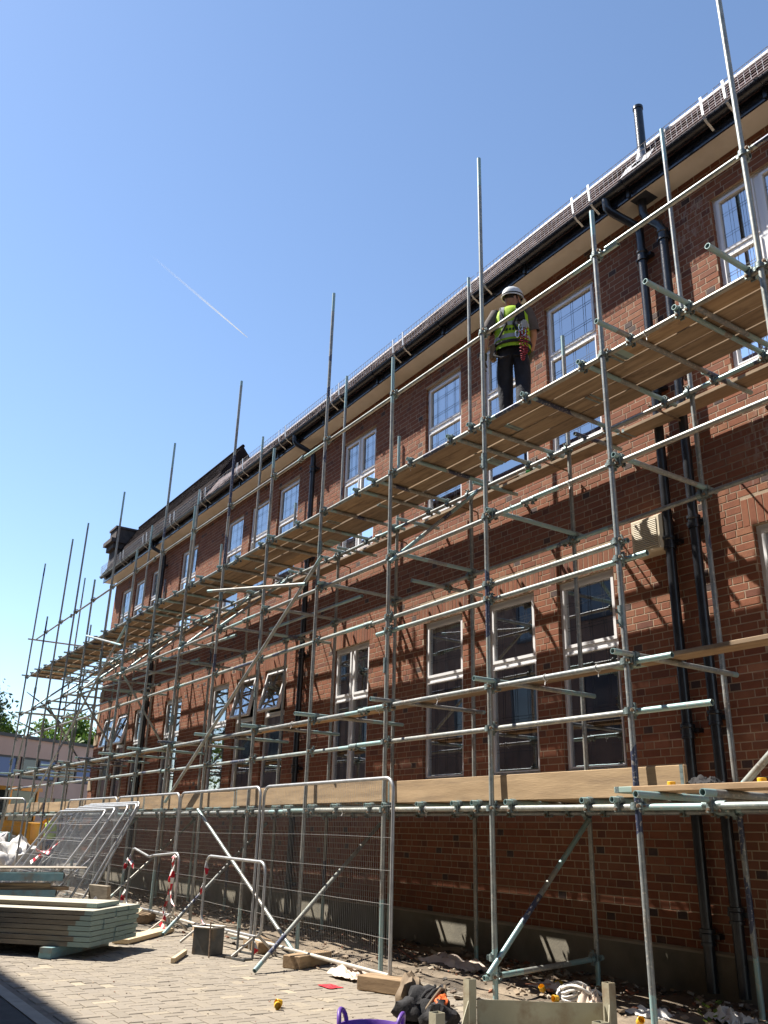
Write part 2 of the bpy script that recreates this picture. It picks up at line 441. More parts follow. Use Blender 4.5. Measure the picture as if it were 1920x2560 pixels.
    for nm, ca, cb in (('leaf_bright', (0.065, 0.135, 0.018), (0.16, 0.24, 0.035)), ('leaf_dark', (0.022, 0.05, 0.022), (0.055, 0.095, 0.035))):
        m, t, b, out = base_mat(nm)
        geo = _n(t, 'ShaderNodeNewGeometry')
        c = ramp(t, geo.outputs['Random Per Island'], [(0, ca), (1, cb)])
        t.links.new(c, b.inputs['Base Color'])
        b.inputs['Roughness'].default_value = 0.55
        tl = _n(t, 'ShaderNodeBsdfTranslucent')
        t.links.new(c, tl.inputs[0])
        mx = _n(t, 'ShaderNodeMixShader')
        mx.inputs[0].default_value = 0.3
        t.links.new(b.outputs[0], mx.inputs[1])
        t.links.new(tl.outputs[0], mx.inputs[2])
        t.links.new(mx.outputs[0], out.inputs[0])
        M[nm] = m
    # condensation trail: fades along its length
    m, t, b, out = base_mat('contrail_ice')
    t.nodes.remove(b)
    a1 = _n(t, 'ShaderNodeAttribute', attribute_name='along')
    df = _n(t, 'ShaderNodeBsdfDiffuse')
    df.inputs[0].default_value = (0.9, 0.9, 0.9, 1)
    tl = _n(t, 'ShaderNodeBsdfTranslucent')
    tl.inputs[0].default_value = (0.9, 0.9, 0.9, 1)
    ad = _n(t, 'ShaderNodeMixShader')
    ad.inputs[0].default_value = 0.5
    t.links.new(df.outputs[0], ad.inputs[1])
    t.links.new(tl.outputs[0], ad.inputs[2])
    tr = _n(t, 'ShaderNodeBsdfTransparent')
    mx = _n(t, 'ShaderNodeMixShader')
    f = ramp(t, a1.outputs['Fac'], [(0, (0, 0, 0)), (0.5, (0.10, 0.10, 0.10)), (0.85, (0.38, 0.38, 0.38)), (1, (0.9, 0.9, 0.9))])
    t.links.new(f, mx.inputs[0])
    t.links.new(tr.outputs[0], mx.inputs[1])
    t.links.new(ad.outputs[0], mx.inputs[2])
    t.links.new(mx.outputs[0], out.inputs[0])
    M['contrail'] = m
    m, t, b, out = base_mat('clear_plastic')
    b.inputs['Base Color'].default_value = (0.75, 0.8, 0.78, 1)
    b.inputs['Roughness'].default_value = 0.15
    b.inputs['Alpha'].default_value = 0.45
    M['clear'] = m


make_materials()


# ------------------------------------------------------------------ geometry helpers
def tag(o, label=None, cat=None, group=None, kind=None):
    if label:
        o['label'] = label
    if cat:
        o['category'] = cat
    if group:
        o['group'] = group
    if kind:
        o['kind'] = kind
    return o


def attach(o, p):
    """Parent o (built in world coordinates) to p without moving it."""
    o.parent = p
    if p.type == 'EMPTY':
        o.matrix_parent_inverse = (Matrix.Translation(p.location) @ p.rotation_euler.to_matrix().to_4x4()).inverted()
    return o


def root(name, loc, label, cat, group=None, rz=0.0):
    o = bpy.data.objects.new(name, None)
    o.empty_display_size = 0.2
    o.location = loc
    o.rotation_euler = (0, 0, rz)
    COL.objects.link(o)
    return tag(o, label, cat, group)


def put(name, me, parent=None, loc=(0, 0, 0), rot=(0, 0, 0), local=False):
    """Object from shared mesh data; local = loc is already in the parent's space."""
    o = bpy.data.objects.new(name, me)
    o.location = loc
    o.rotation_euler = rot
    COL.objects.link(o)
    if parent is not None:
        if local:
            o.parent = parent
        else:
            attach(o, parent)
    return o


def dup(r, loc, rz=0.0, label=None, group=None):
    """A copy of a thing together with its parts and sub-parts."""
    def cp(o, par):
        c = o.copy()
        COL.objects.link(c)
        if par is not None:
            c.parent = par
            c.matrix_parent_inverse = o.matrix_parent_inverse.copy()
        for ch in o.children:
            cp(ch, c)
        return c
    n = cp(r, None)
    n.location = loc
    n.rotation_euler = (0, 0, rz)
    if label:
        n['label'] = label
    if group:
        n['group'] = group
    return n


class MB:
    """Collects geometry for one mesh."""
    def __init__(s):
        s.v, s.f, s.m, s.a = [], [], [], {}

    def add(s, vs, fs, mi=0):
        n = len(s.v)
        s.v.extend([tuple(p) for p in vs])
        s.f.extend([tuple(i + n for i in f) for f in fs])
        s.m.extend([mi] * len(fs))
        return n

    def box(s, x0, x1, y0, y1, z0, z1, mi=0, skip=''):
        vs = [(x0, y0, z0), (x1, y0, z0), (x1, y1, z0), (x0, y1, z0), (x0, y0, z1), (x1, y0, z1), (x1, y1, z1), (x0, y1, z1)]
        F = {'b': (0, 3, 2, 1), 't': (4, 5, 6, 7), 'f': (0, 1, 5, 4), 'k': (2, 3, 7, 6), 'l': (0, 4, 7, 3), 'r': (1, 2, 6, 5)}
        s.add(vs, [F[k] for k in F if k not in skip], mi)

    def obox(s, c, size, rot=None, mi=0, bev=0.0):
        hx, hy, hz = size[0] / 2, size[1] / 2, size[2] / 2
        vs = [Vector((sx * hx, sy * hy, sz * hz)) for sz in (-1, 1) for sy in (-1, 1) for sx in (-1, 1)]
        if rot is not None:
            vs = [rot @ p for p in vs]
        c = Vector(c)
        s.add([p + c for p in vs], [(0, 2, 3, 1), (4, 5, 7, 6), (0, 1, 5, 4), (2, 6, 7, 3), (0, 4, 6, 2), (1, 3, 7, 5)], mi)

    def ring(s, c, d, r, n, up=None):
        d = Vector(d).normalized()
        a = d.orthogonal().normalized() if up is None else (Vector(up) - d * Vector(up).dot(d)).normalized()
        b = d.cross(a)
        return [Vector(c) + (a * math.cos(2 * math.pi * k / n) + b * math.sin(2 * math.pi * k / n)) * r for k in range(n)]

    def tube(s, p, q, r, n=10, cap=True, mi=0, r2=None):
        p, q = Vector(p), Vector(q)
        d = q - p
        A = s.ring(p, d, r, n)
        B = s.ring(q, d, r if r2 is None else r2, n)
        fs = [(k, (k + 1) % n, n + (k + 1) % n, n + k) for k in range(n)]
        if cap:
            fs += [tuple(reversed(range(n))), tuple(range(n, 2 * n))]
        return s.add(A + B, fs, mi)

    def path(s, pts, r, n=8, closed=False, mi=0, cap=True):
        """Tube swept along a polyline, with a frame carried along it."""
        P = [Vector(p) for p in pts]
        m = len(P)
        rr = r if isinstance(r, (list, tuple)) else [r] * m
        up = None
        vs, fs = [], []
        for i in range(m):
            if closed:
                d = (P[(i + 1) % m] - P[i - 1])
            else:
                d = P[min(i + 1, m - 1)] - P[max(i - 1, 0)]
            d.normalize()
            if up is None:
                up = d.orthogonal().normalized()
            up = (up - d * up.dot(d))
            up = up.normalized() if up.length > 1e-6 else d.orthogonal().normalized()
            b = d.cross(up)
            vs += [P[i] + (up * math.cos(2 * math.pi * k / n) + b * math.sin(2 * math.pi * k / n)) * rr[i] for k in range(n)]
        for i in range(m if closed else m - 1):
            j = (i + 1) % m
            fs += [(i * n + k, i * n + (k + 1) % n, j * n + (k + 1) % n, j * n + k) for k in range(n)]
        if cap and not closed:
            fs += [tuple(reversed(range(n))), tuple(range((m - 1) * n, m * n))]
        s.add(vs, fs, mi)

    def lathe(s, prof, c=(0, 0, 0), n=24, mi=0, sx=1.0, sy=1.0, cap=False):
        c = Vector(c)
        vs, fs = [], []
        for (r, z) in prof:
            vs += [c + Vector((r * sx * math.cos(2 * math.pi * k / n), r * sy * math.sin(2 * math.pi * k / n), z)) for k in range(n)]
        for i in range(len(prof) - 1):
            fs += [(i * n + k, i * n + (k + 1) % n, (i + 1) * n + (k + 1) % n, (i + 1) * n + k) for k in range(n)]
        if cap:
            fs += [tuple(reversed(range(n))), tuple(range((len(prof) - 1) * n, len(prof) * n))]
        s.add(vs, fs, mi)

    def loft(s, secs, n=16, mi=0, cap=True):
        """secs: (centre, half-width x, half-depth y) ellipses stacked in z."""
        vs, fs = [], []
        for (c, rx, ry) in secs:
            c = Vector(c)
            vs += [c + Vector((rx * math.cos(2 * math.pi * k / n), ry * math.sin(2 * math.pi * k / n), 0)) for k in range(n)]
        for i in range(len(secs) - 1):
            fs += [(i * n + k, i * n + (k + 1) % n, (i + 1) * n + (k + 1) % n, (i + 1) * n + k) for k in range(n)]
        if cap:
            fs += [tuple(reversed(range(n))), tuple(range((len(secs) - 1) * n, len(secs) * n))]
        s.add(vs, fs, mi)

    def extr(s, prof, axis, a, b, mi=0, cap=True):
        """Closed 2D profile (counter-clockwise list) pushed along an axis ('x','y','z')."""
        n = len(prof)
        mk = {'x': lambda t, u, v: (t, u, v), 'y': lambda t, u, v: (u, t, v), 'z': lambda t, u, v: (u, v, t)}[axis]
        vs = [mk(a, u, v) for u, v in prof] + [mk(b, u, v) for u, v in prof]
        fs = [(k, (k + 1) % n, n + (k + 1) % n, n + k) for k in range(n)]
        if cap:
            fs += [tuple(reversed(range(n))), tuple(range(n, 2 * n))]
        s.add(vs, fs, mi)

    def mesh(s, name, mats, smooth=None, attrs=None):
        me = bpy.data.meshes.new(name)
        me.from_pydata(s.v, [], s.f)
        for m in (mats if isinstance(mats, (list, tuple)) else [mats]):
            me.materials.append(M[m] if isinstance(m, str) else m)
        if any(s.m):
            me.polygons.foreach_set('material_index', s.m)
        for k, vals in (attrs or {}).items():
            at = me.attributes.new(k, 'FLOAT', 'POINT')
            at.data.foreach_set('value', vals)
        me.validate()
        bm = bmesh.new()
        bm.from_mesh(me)
        bmesh.ops.recalc_face_normals(bm, faces=bm.faces)
        bm.to_mesh(me)
        bm.free()
        if smooth:
            me.polygons.foreach_set('use_smooth', [True] * len(me.polygons))
            me.set_sharp_from_angle(angle=rad(smooth))
        me.update()
        return me

    def build(s, name, mats, parent=None, smooth=None, attrs=None, loc=(0, 0, 0), rot=(0, 0, 0), local=False):
        return put(name, s.mesh(name, mats, smooth, attrs), parent, loc, rot, local)


def rotm(x=0, y=0, z=0):
    return Matrix.Rotation(z, 3, 'Z') @ Matrix.Rotation(y, 3, 'Y') @ Matrix.Rotation(x, 3, 'X')


TUBE_R = 0.0242


def tube_mesh(length, n=12):
    """Hollow scaffold tube along +X from 0, with distance attributes."""
    mb = MB()
    R, ri, dp = TUBE_R, 0.0198, 0.14
    xs = [(dp, ri), (0.0, ri), (0.0, R), (length, R), (length, ri), (length - dp, ri)]
    vs = []
    for x, r in xs:
        vs += [(x, r * math.cos(2 * math.pi * k / n), r * math.sin(2 * math.pi * k / n)) for k in range(n)]
    fs = []
    for i in range(len(xs) - 1):
        fs += [(i * n + k, i * n + (k + 1) % n, (i + 1) * n + (k + 1) % n, (i + 1) * n + k) for k in range(n)]
    fs += [tuple(range(n)), tuple(range(5 * n, 6 * n))]
    mb.add(vs, fs)
    al = [v[0] for v in vs]
    return mb.mesh('tube', ['tube'], 40, {'along': al, 'along2': [length - a for a in al]})


_tubes = {}


def tube_between(name, p, q, parent, key=None):
    p, q = Vector(p), Vector(q)
    L = round((q - p).length, 2)
    if L not in _tubes:
        _tubes[L] = tube_mesh(L)
    o = bpy.data.objects.new(name, _tubes[L])
    o.location = p
    o.rotation_euler = (q - p).to_track_quat('X', 'Z').to_euler()
    COL.objects.link(o)
    if parent is not None:
        attach(o, parent)
    return o


_boards = {}


def board_mesh(L, wd, th, matn='board'):
    k = (round(L, 2), wd, th, matn)
    if k in _boards:
        return _boards[k]
    mb = MB()
    mb.box(0, L, -wd / 2, wd / 2, 0, th)
    bm = bmesh.new()
    me = mb.mesh('board', [matn])
    bm.from_mesh(me)
    bmesh.ops.bevel(bm, geom=list(bm.edges), offset=0.004, segments=1, affect='EDGES')
    bm.to_mesh(me)
    bm.free()
    al = [v.co.x for v in me.vertices]
    for nm, vals in (('along', al), ('along2', [L - a for a in al])):
        at = me.attributes.new(nm, 'FLOAT', 'POINT')
        at.data.foreach_set('value', vals)
    if wd > 0.15:                      # nailed steel end bands
        bb = MB()
        bb.box(0.012, 0.042, -wd / 2 - .0012, wd / 2 + .0012, -.0012, th + .0012)
        bb.box(L - 0.042, L - 0.012, -wd / 2 - .0012, wd / 2 + .0012, -.0012, th + .0012)
        bme = bb.mesh('band', ['coupler'])
        bm = bmesh.new()
        bm.from_mesh(me)
        n0 = len(bm.faces)
        bm.from_mesh(bme)
        bm.faces.ensure_lookup_table()
        for f in bm.faces[n0:]:
            f.material_index = 1
        bm.to_mesh(me)
        bm.free()
        me.materials.append(M['coupler'])
    me.update()
    _boards[k] = me
    return me


# ------------------------------------------------------------------ ground
def make_ground():
    mb = MB()
    mb.add([(-4000, -4000, -0.06), (4000, -4000, -0.06), (4000, 4000, -0.06), (-4000, 4000, -0.06)], [(0, 1, 2, 3)])
    tag(mb.build('ground', 'yard'), 'wide concrete yard around the site', 'ground', kind='structure')
    mb = MB()
    mb.box(-60, 12, -9.0, -5.42, -0.05, -0.004)
    tag(mb.build('road', 'asphalt'), 'dark asphalt road in the shade at lower left', 'road', kind='structure')
    # kerb stones between road and pavers
    k = MB()
    k.box(-60, 12, -5.42, -5.30, -0.05, -0.012)
    kb = tag(k.build('kerb', 'joint'), 'flush concrete edging beside the road', 'kerb', kind='structure')
    ks = MB()
    ks.box(0, 0.906, -5.415, -5.305, -0.02, 0.004)
    kme = ks.mesh('kerb_stone', ['kerb'])
    for i in range(20):
        put('kerb_stone', kme, kb, (-20 + i * 0.915, 0, 0))
    # pavers
    bed = MB()
    bed.box(-60, 12, -5.30, -1.74, -0.05, -0.0055)
    pv = tag(bed.build('paving', 'joint'), 'sunlit herringbone block paving in front of the scaffold', 'paving', kind='structure')
    L, W, g = 0.205, 0.1025, 0.0035
    items = []
    N = 120
    ox, oy = -13.0, -3.5
    for i in range(-N, N):
        for j in range(-N, N):
            kk = (i - j) % 4
            if kk == 0:
                cx, cy, a = (i + 1.0) * W, (j + 0.5) * W, 0
            elif kk == 3:
                cx, cy, a = (i + 0.5) * W, (j + 1.0) * W, 90
            else:
                continue
            X = ox + cx
            Y = oy + cy
            if -5.22 < Y < -1.85 and -21 < X < -3.2:
                items.append((X, Y, a))

    def inview(X, Y):
        u, v = pix((X, Y, 0))
        return -10 < u < 1930 and v < 2570
    vis = sorted([q for q in items if inview(q[0], q[1])], key=lambda q: (q[0] - CAM.x) ** 2 + (q[1] - CAM.y) ** 2)
    single = set(vis[:300])
    pm = MB()
    e = 0.005

    def paver_geo(mb, M3, c):
        hx, hy = L / 2 - g, W / 2 - g
        vs = []
        for (z, ins) in ((-0.03, 0), (-0.004, 0), (0.0, e)):
            for sx, sy in ((-1, -1), (1, -1), (1, 1), (-1, 1)):
                vs.append(M3 @ Vector((sx * (hx - ins), sy * (hy - ins), z)) + Vector(c))
        fs = [(8, 9, 10, 11)]
        for r in (0, 4):
            fs += [(r + k, r + (k + 1) % 4, r + 4 + (k + 1) % 4, r + 4 + k) for k in range(4)]
        mb.add(vs, fs)
    paver_geo(pm, rotm(), (0, 0, 0))
    pme = pm.mesh('paver', ['paver'])
    rest = MB()
    for q in items:
        X, Y, a = q
        tilt = rotm(RND.uniform(-.012, .012), RND.uniform(-.012, .012), rad(a))
        z = RND.uniform(-0.002, 0.004)
        if q in single:
            put('paver', pme, pv, (X, Y, z), tilt.to_euler())
        else:
            paver_geo(rest, tilt, (X, Y, z))
    tag(rest.build('paver', 'paver', pv), kind='stuff')
    # edging course between pavers and dirt
    eb = MB()
    eb.box(-0.1, 0.1, -0.05, 0.05, -0.03, 0.006)
    eme = eb.mesh('edging_brick', ['paver'])
    for i in range(70):
        put('edging_brick', eme, pv, (-18 + i * 0.208, -1.79, RND.uniform(-.004, .006)), (RND.uniform(-.02, .02), 0, RND.uniform(-.02, .02)))
    # dirt strip along the wall
    nx, ny = 190, 14
    x0, x1, y0, y1 = -30.0, 2.0, -1.76, 0.05
    vs, fs = [], []
    for j in range(ny + 1):
        for i in range(nx + 1):
            x, y = x0 + (x1 - x0) * i / nx, y0 + (y1 - y0) * j / ny
            h = 0.02 + 0.05 * min(1, (y - y0) / 0.6) * (0.5 + mnoise.noise(Vector((x * 1.7, y * 2.3, 0)))) + 0.03 * mnoise.noise(Vector((x * 6, y * 6, 3)))
            if j == 0:
                h = -0.02
            vs.append((x, y, max(h, -0.02)))
    for j in range(ny):
        for i in range(nx):
            a = j * (nx + 1) + i
            fs.append((a, a + 1, a + nx + 2, a + nx + 1))
    mb = MB()
    mb.add(vs, fs)
    tag(mb.build('dirt_strip', 'dirt', smooth=60), 'strip of trodden dirt along the foot of the wall', 'ground', kind='structure')
    # rubble scattered on the dirt
    rb = MB()

    def chip(c, sz, flat=0.5):
        R3 = rotm(RND.uniform(-.5, .5), RND.uniform(-.5, .5), RND.uniform(0, 6.28))
        vs = []
        for sxx in (-1, 1):
            for syy in (-1, 1):
                for szz in (-1, 1):
                    vs.append(R3 @ Vector((sxx * sz * RND.uniform(.6, 1.2), syy * sz * RND.uniform(.4, 1.0), szz * sz * flat * RND.uniform(.3, .9))) + Vector(c))
        rb.add(vs, [(0, 1, 3, 2), (4, 6, 7, 5), (0, 4, 5, 1), (2, 3, 7, 6), (0, 2, 6, 4), (1, 5, 7, 3)])
    for k in range(2600):
        x = RND.uniform(-19, -1.5) if k % 5 else RND.uniform(-9, -3)
        y = -1.5 + 1.45 * RND.random() ** 0.8 if k % 7 else RND.uniform(-2.3, -1.6)
        if -18.5 < x < -8 and k % 3 == 0:
            y = RND.gauss(-0.75, 0.18)
        s = 0.008 + 0.03 * RND.random() ** 2.4
        z = 0.035 + 0.03 * RND.random() if y > -1.7 else 0.006
        chip((x, y, z + s * 0.3), s)
    for k in range(420):          # grit on the pavers
        chip((RND.uniform(-14, -4), RND.uniform(-5.1, -2.0), 0.005), 0.003 + 0.006 * RND.random() ** 3)
    for k in range(60):           # splinters and laths
        x, y = RND.uniform(-18, -6), RND.gauss(-0.9, 0.25)
        R3 = rotm(RND.uniform(-.15, .15), RND.uniform(-.2, .2), RND.uniform(-.6, .6))
        rb.obox((x, y, 0.09), (RND.uniform(.08, .4), RND.uniform(.01, .03), .008), R3)
    tag(rb.build('rubble', 'rubble'), 'loose rubble, chips and splinters strewn along the wall', 'rubble', kind='stuff')


make_ground()


# ------------------------------------------------------------------ the brick school building
BL, BR = -26.1, 3.2            # facade ends
Z_PL, Z_TOP = 0.425, 8.60      # plinth top, soffit
COURSE = 0.078
UP = (5.95, 8.16, 7.37)        # upper windows: sill, head, transom
LO = (2.03, 4.235, 3.40)
NARROW, WIDE = 0.90, 1.10
WIN = []                       # (centre x, width, wide?, storey, open angle)
for cx in (-6.80, -8.10, -9.52, -14.67, -15.98, -17.25, -22.30, -23.70, -24.95):
    WIN.append((cx, NARROW, False, 'u', 0))
    WIN.append((cx, NARROW, False, 'l', {-14.67: 13, -15.98: 11, -22.30: 0, -23.70: 12, -24.95: 9}.get(cx, 0)))
for cx in (-4.03, -11.98, -19.98, 1.2):
    WIN.append((cx, WIDE, True, 'u', 0))
    WIN.append((cx, WIDE, True, 'l', 0))


REC = 0.050                    # how far the frames sit back from the wall face


def sag(x):
    """The eaves line settles a little towards the far end."""
    t = min(1.0, max(0.0, (-5.0 - x) / 11.0))
    return -0.14 * t * t * (3 - 2 * t)


def openings():
    o = []
    for cx, wd, wide, st, op in WIN:
        z0, z1, zt = UP if st == 'u' else LO
        k = sag(cx) if st == 'u' else 0.0
        o.append((cx - wd / 2, cx + wd / 2, z0 + k, z1 + k))
    return o


def make_building():
    B = root('school_building', (-11, 0, 0), 'two storey red brick building with white framed windows behind the scaffold', 'building')
    OP = openings()
    # wall core (mortar faced), with the window openings left out
    mb = MB()
    xs = sorted(set([BL, BR] + [o[0] for o in OP] + [o[1] for o in OP]))
    T = 0.32
    for a, b in zip(xs[:-1], xs[1:]):
        mid = (a + b) / 2
        cuts = sorted([(o[2], o[3]) for o in OP if o[0] < mid < o[1]])
        z = 0.0
        for c0, c1 in cuts:
            mb.box(a, b, 0, T, z, c0)
            z = c1
        mb.box(a, b, 0, T, z, Z_TOP + 0.1)
    wall = mb.build('wall', 'mortar', B)
    wall['label'] = 'red brick front wall in mixed bond'
    # individual bricks
    SH = 0.29                               # soldier arch height over the lower windows
    arches = [(o[0] - 0.10, o[1] + 0.10, o[3], o[3] + SH) for o in OP if o[3] < 5]
    BL_LEN, HD_LEN, J, BH = 0.225, 0.109, 0.011, COURSE - 0.011
    bricks = []                             # (x, z, w, h)
    nc = int((Z_TOP - Z_PL) / COURSE) + 1
    for k in range(nc):
        z0 = Z_PL + k * COURSE
        z1 = min(z0 + BH, Z_TOP - 0.003)
        if z1 - z0 < 0.02:
            continue
        zc = (z0 + z1) / 2
        blk = sorted([(o[0], o[1]) for o in OP if o[2] < zc < o[3]] + [(a[0], a[1]) for a in arches if a[2] < zc < a[3]])
        free, x = [], BL + 0.004
        for b0, b1 in blk:
            if b0 > x:
                free.append((x, b0))
            x = max(x, b1)
        free.append((x, BR))
        x = BL - (0.0 if k % 2 else 0.168) - 0.34
        hdr = bool(k % 2)
        seq = []
        while x < BR:
            wd = HD_LEN if hdr else BL_LEN - 0.01
            if not hdr and RND.random() < 0.0:
                wd = BL_LEN
            seq.append((x, x + wd))
            x += wd + J
            hdr = not hdr
            if hdr and RND.random() < 0.22:     # a second stretcher now and then, as in the mixed bond of the photo
                hdr = False
        for s0, s1 in seq:
            for f0, f1 in free:
                a, b = max(s0, f0 + (0.002 if s0 < f0 else 0)), min(s1, f1 - (0.002 if s1 > f1 else 0))
                if b - a > 0.028:
                    bricks.append((a, z0, b - a, z1 - z0))
    for a in arches:                             # soldier bricks
        n = int((a[1] - a[0]) / 0.078)
        st = (a[1] - a[0]) / n
        for i in range(n):
            bricks.append((a[0] + i * st + 0.004, a[2] + 0.006, st - 0.009, SH - 0.012))

    def shown(q):
        u, v = pix((q[0] + q[2] / 2, 0, q[1] + q[3] / 2))
        return 0 < u < 1920 and 0 < v < 2560
    full = [q for q in bricks if (abs(q[2] - HD_LEN) < 1e-4 or abs(q[2] - (BL_LEN - 0.01)) < 1e-4) and abs(q[3] - BH) < 1e-3 and shown(q)]
    full.sort(key=lambda q: (q[0] - CAM.x) ** 2 + CAM.y ** 2 + (q[1] - CAM.z) ** 2)
    single = set(full[:300])
    e, d = 0.0022, 0.0030

    def brick_geo(mb, x, z, wd, h, dd=0.0, off=0.0, mi=0):
        y0, y1 = 0.002 + off, -d + dd + off
        vs = [(x, y0, z), (x + wd, y0, z), (x + wd, y0, z + h), (x, y0, z + h),
              (x, y1 + e, z), (x + wd, y1 + e, z), (x + wd, y1 + e, z + h), (x, y1 + e, z + h),
              (x + e, y1, z + e), (x + wd - e, y1, z + e), (x + wd - e, y1, z + h - e), (x + e, y1, z + h - e)]
        fs = [(8, 9, 10, 11)]
        for r in (0, 4):
            fs += [(r + k, r + (k + 1) % 4, r + 4 + (k + 1) % 4, r + 4 + k) for k in range(4)]
        mb.add(vs, fs, mi)
    mes = {}
    for nm, wd, mt in (('s', BL_LEN - 0.01, 'brick'), ('h', HD_LEN, 'brick'), ('d', HD_LEN, 'brick_dark')):
        t = MB()
        brick_geo(t, 0, 0, wd, BH)
        mes[nm] = t.mesh('brick', [mt])
    rest = MB()
    for q in bricks:
        x, z, wd, h = q
        isd = abs(wd - HD_LEN) < 1e-4 and RND.random() < 0.075
        if q in single:
            o = put('brick', mes['d' if isd else 'h' if abs(wd - HD_LEN) < 1e-4 else 's'], None,
                    (x, RND.uniform(-.0012, .0012), z))
            o.parent = wall
        else:
            brick_geo(rest, x, z, wd, h, RND.uniform(-.0012, .0012), mi=1 if isd else 0)
    # brick returns in the window reveals
    for (x0, x1, z0, z1) in OP:
        k0 = int((z0 - Z_PL) / COURSE)
        for k in range(k0, k0 + 30):
            a, b = Z_PL + k * COURSE, Z_PL + k * COURSE + BH
            a, b = max(a, z0 + 0.004), min(b, z1 - 0.004)
            if b - a < 0.03:
                continue
            ln = REC + (0.004 if k % 2 else -0.004)
            rest.box(x0 - 0.003, x0 + 0.005, 0.004, ln, a, b)
            rest.box(x1 - 0.005, x1 + 0.003, 0.004, ln, a, b)
    r = rest.build('brick', ['brick', 'brick_dark'])
    r.parent = wall
    r['kind'] = 'stuff'
    # plinth
    mb = MB()
    mb.box(BL, BR, -0.035, 0.0, -0.05, Z_PL - 0.03)
    pl = mb.build('plinth', 'plinth', B)
    mb = MB()
    mb.extr([(-0.05, Z_PL - 0.03), (0.0, Z_PL - 0.03), (0.0, Z_PL + 0.005), (-0.02, Z_PL + 0.005), (-0.05, Z_PL - 0.012)], 'x', BL, BR)
    attach(mb.build('plinth_cap', 'plinth_cap'), pl)
    # quoin stones at the far corner
    for i in range(9):
        z = 0.45 + i * 0.62
        wd = 0.34 if i % 2 else 0.22
        mb = MB()
        mb.box(BL - 0.02, BL + wd, -0.022, 0.01, z, z + 0.30)
        mb.build('quoin_stone', 'stone', B)
    # shell behind the front wall
    mb = MB()
    mb.box(BL, BL + 0.3, T, 9.0, 0, Z_TOP + 0.1)
    mb.box(BR - 0.3, BR, T, 9.0, 0, Z_TOP + 0.1)
    mb.box(BL, BR, 9.0, 9.3, 0, Z_TOP + 0.1)
    mb.build('rear_wall', 'brick', B)
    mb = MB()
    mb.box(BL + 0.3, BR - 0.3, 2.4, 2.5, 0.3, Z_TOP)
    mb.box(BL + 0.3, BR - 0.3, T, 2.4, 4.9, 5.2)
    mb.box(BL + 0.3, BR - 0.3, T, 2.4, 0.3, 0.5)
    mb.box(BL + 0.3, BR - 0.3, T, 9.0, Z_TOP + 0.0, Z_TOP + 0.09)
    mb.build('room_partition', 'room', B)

    # ---- windows
    def frame_meshes(wd, zs, wide, op):
        z0, z1, zt = zs
        H, t = z1 - z0, zt - z0
        hw = wd / 2
        F, D = 0.046, 0.07
        fr = MB()
        y0, y1 = REC, REC + D
        fr.box(-hw, -hw + F, y0, y1, 0, H)
        fr.box(hw - F, hw, y0, y1, 0, H)
        fr.box(-hw + F, hw - F, y0, y1, H - F, H)
        fr.box(-hw + F, hw - F, y0, y1, 0, F)
        fr.box(-hw + F, hw - F, y0, y1, t - 0.03, t + 0.03)
        cols = [(-hw + F, hw - F)]
        if wide:
            fr.box(-0.036, 0.036, y0 + 0.002, y1, F, t - 0.03)
            fr.box(-0.036, 0.036, y0 + 0.002, y1, t + 0.03, H - F)
            cols = [(-hw + F, -0.036), (0.036, hw - F)]
        fr.box(-hw - 0.02, hw + 0.02, -0.032, REC - 0.002, -0.045, -0.004)     # sill
        out = {'frame': fr.mesh('window', ['upvc'])}
        panes = []
        for (a, b) in cols:
            for (c0, c1, kind) in ((F, t - 0.03, 'low'), (t + 0.03, H - F, 'top')):
                S = 0.040 if kind == 'top' else 0.020
                sh = MB()
                ys0, ys1 = y0 - 0.014, y0 + 0.05
                g = 0.003
                sh.box(a + g, a + S, ys0, ys1, c0 + g, c1 - g)
                sh.box(b - S, b - g, ys0, ys1, c0 + g, c1 - g)
                sh.box(a + S, b - S, ys0, ys1, c0 + g, c0 + S)
                sh.box(a + S, b - S, ys0, ys1, c1 - S, c1 - g)
                gp = MB()
                yy = y0 + 0.018
                gp.add([(a + S - .004, yy, c0 + S - .004), (b - S + .004, yy, c0 + S - .004), (b - S + .004, yy, c1 - S + .004), (a + S - .004, yy, c1 - S + .004)], [(0, 1, 2, 3)])
                ld = MB()
                w2, lw = (b - a - 2 * S), 0.0015
                nv = 3 if not wide else 2
                xs = []
                for i in range(nv):
                    xc = a + S + w2 * (i + 0.7) / (nv + 0.4)
                    xs += [xc - 0.018, xc + 0.018]
                for xx in xs:
                    ld.box(xx - lw, xx + lw, yy - 0.0022, yy - 0.0006, c0 + S, c1 - S)
                hh = c1 - c0 - 2 * S
                nh = max(2, int(round(hh / 0.36)))
                for i in range(nh):
                    zc = c0 + S + hh * (i + 0.65) / (nh + 0.3)
                    for dz in (-0.018, 0.018):
                        ld.box(a + S, b - S, yy - 0.0024, yy - 0.0008, zc + dz - lw, zc + dz + lw)
                panes.append((kind, (a + b) / 2, c1, sh, gp, ld))
        out['panes'] = panes
        return out
    cache = {}
    pel = {}
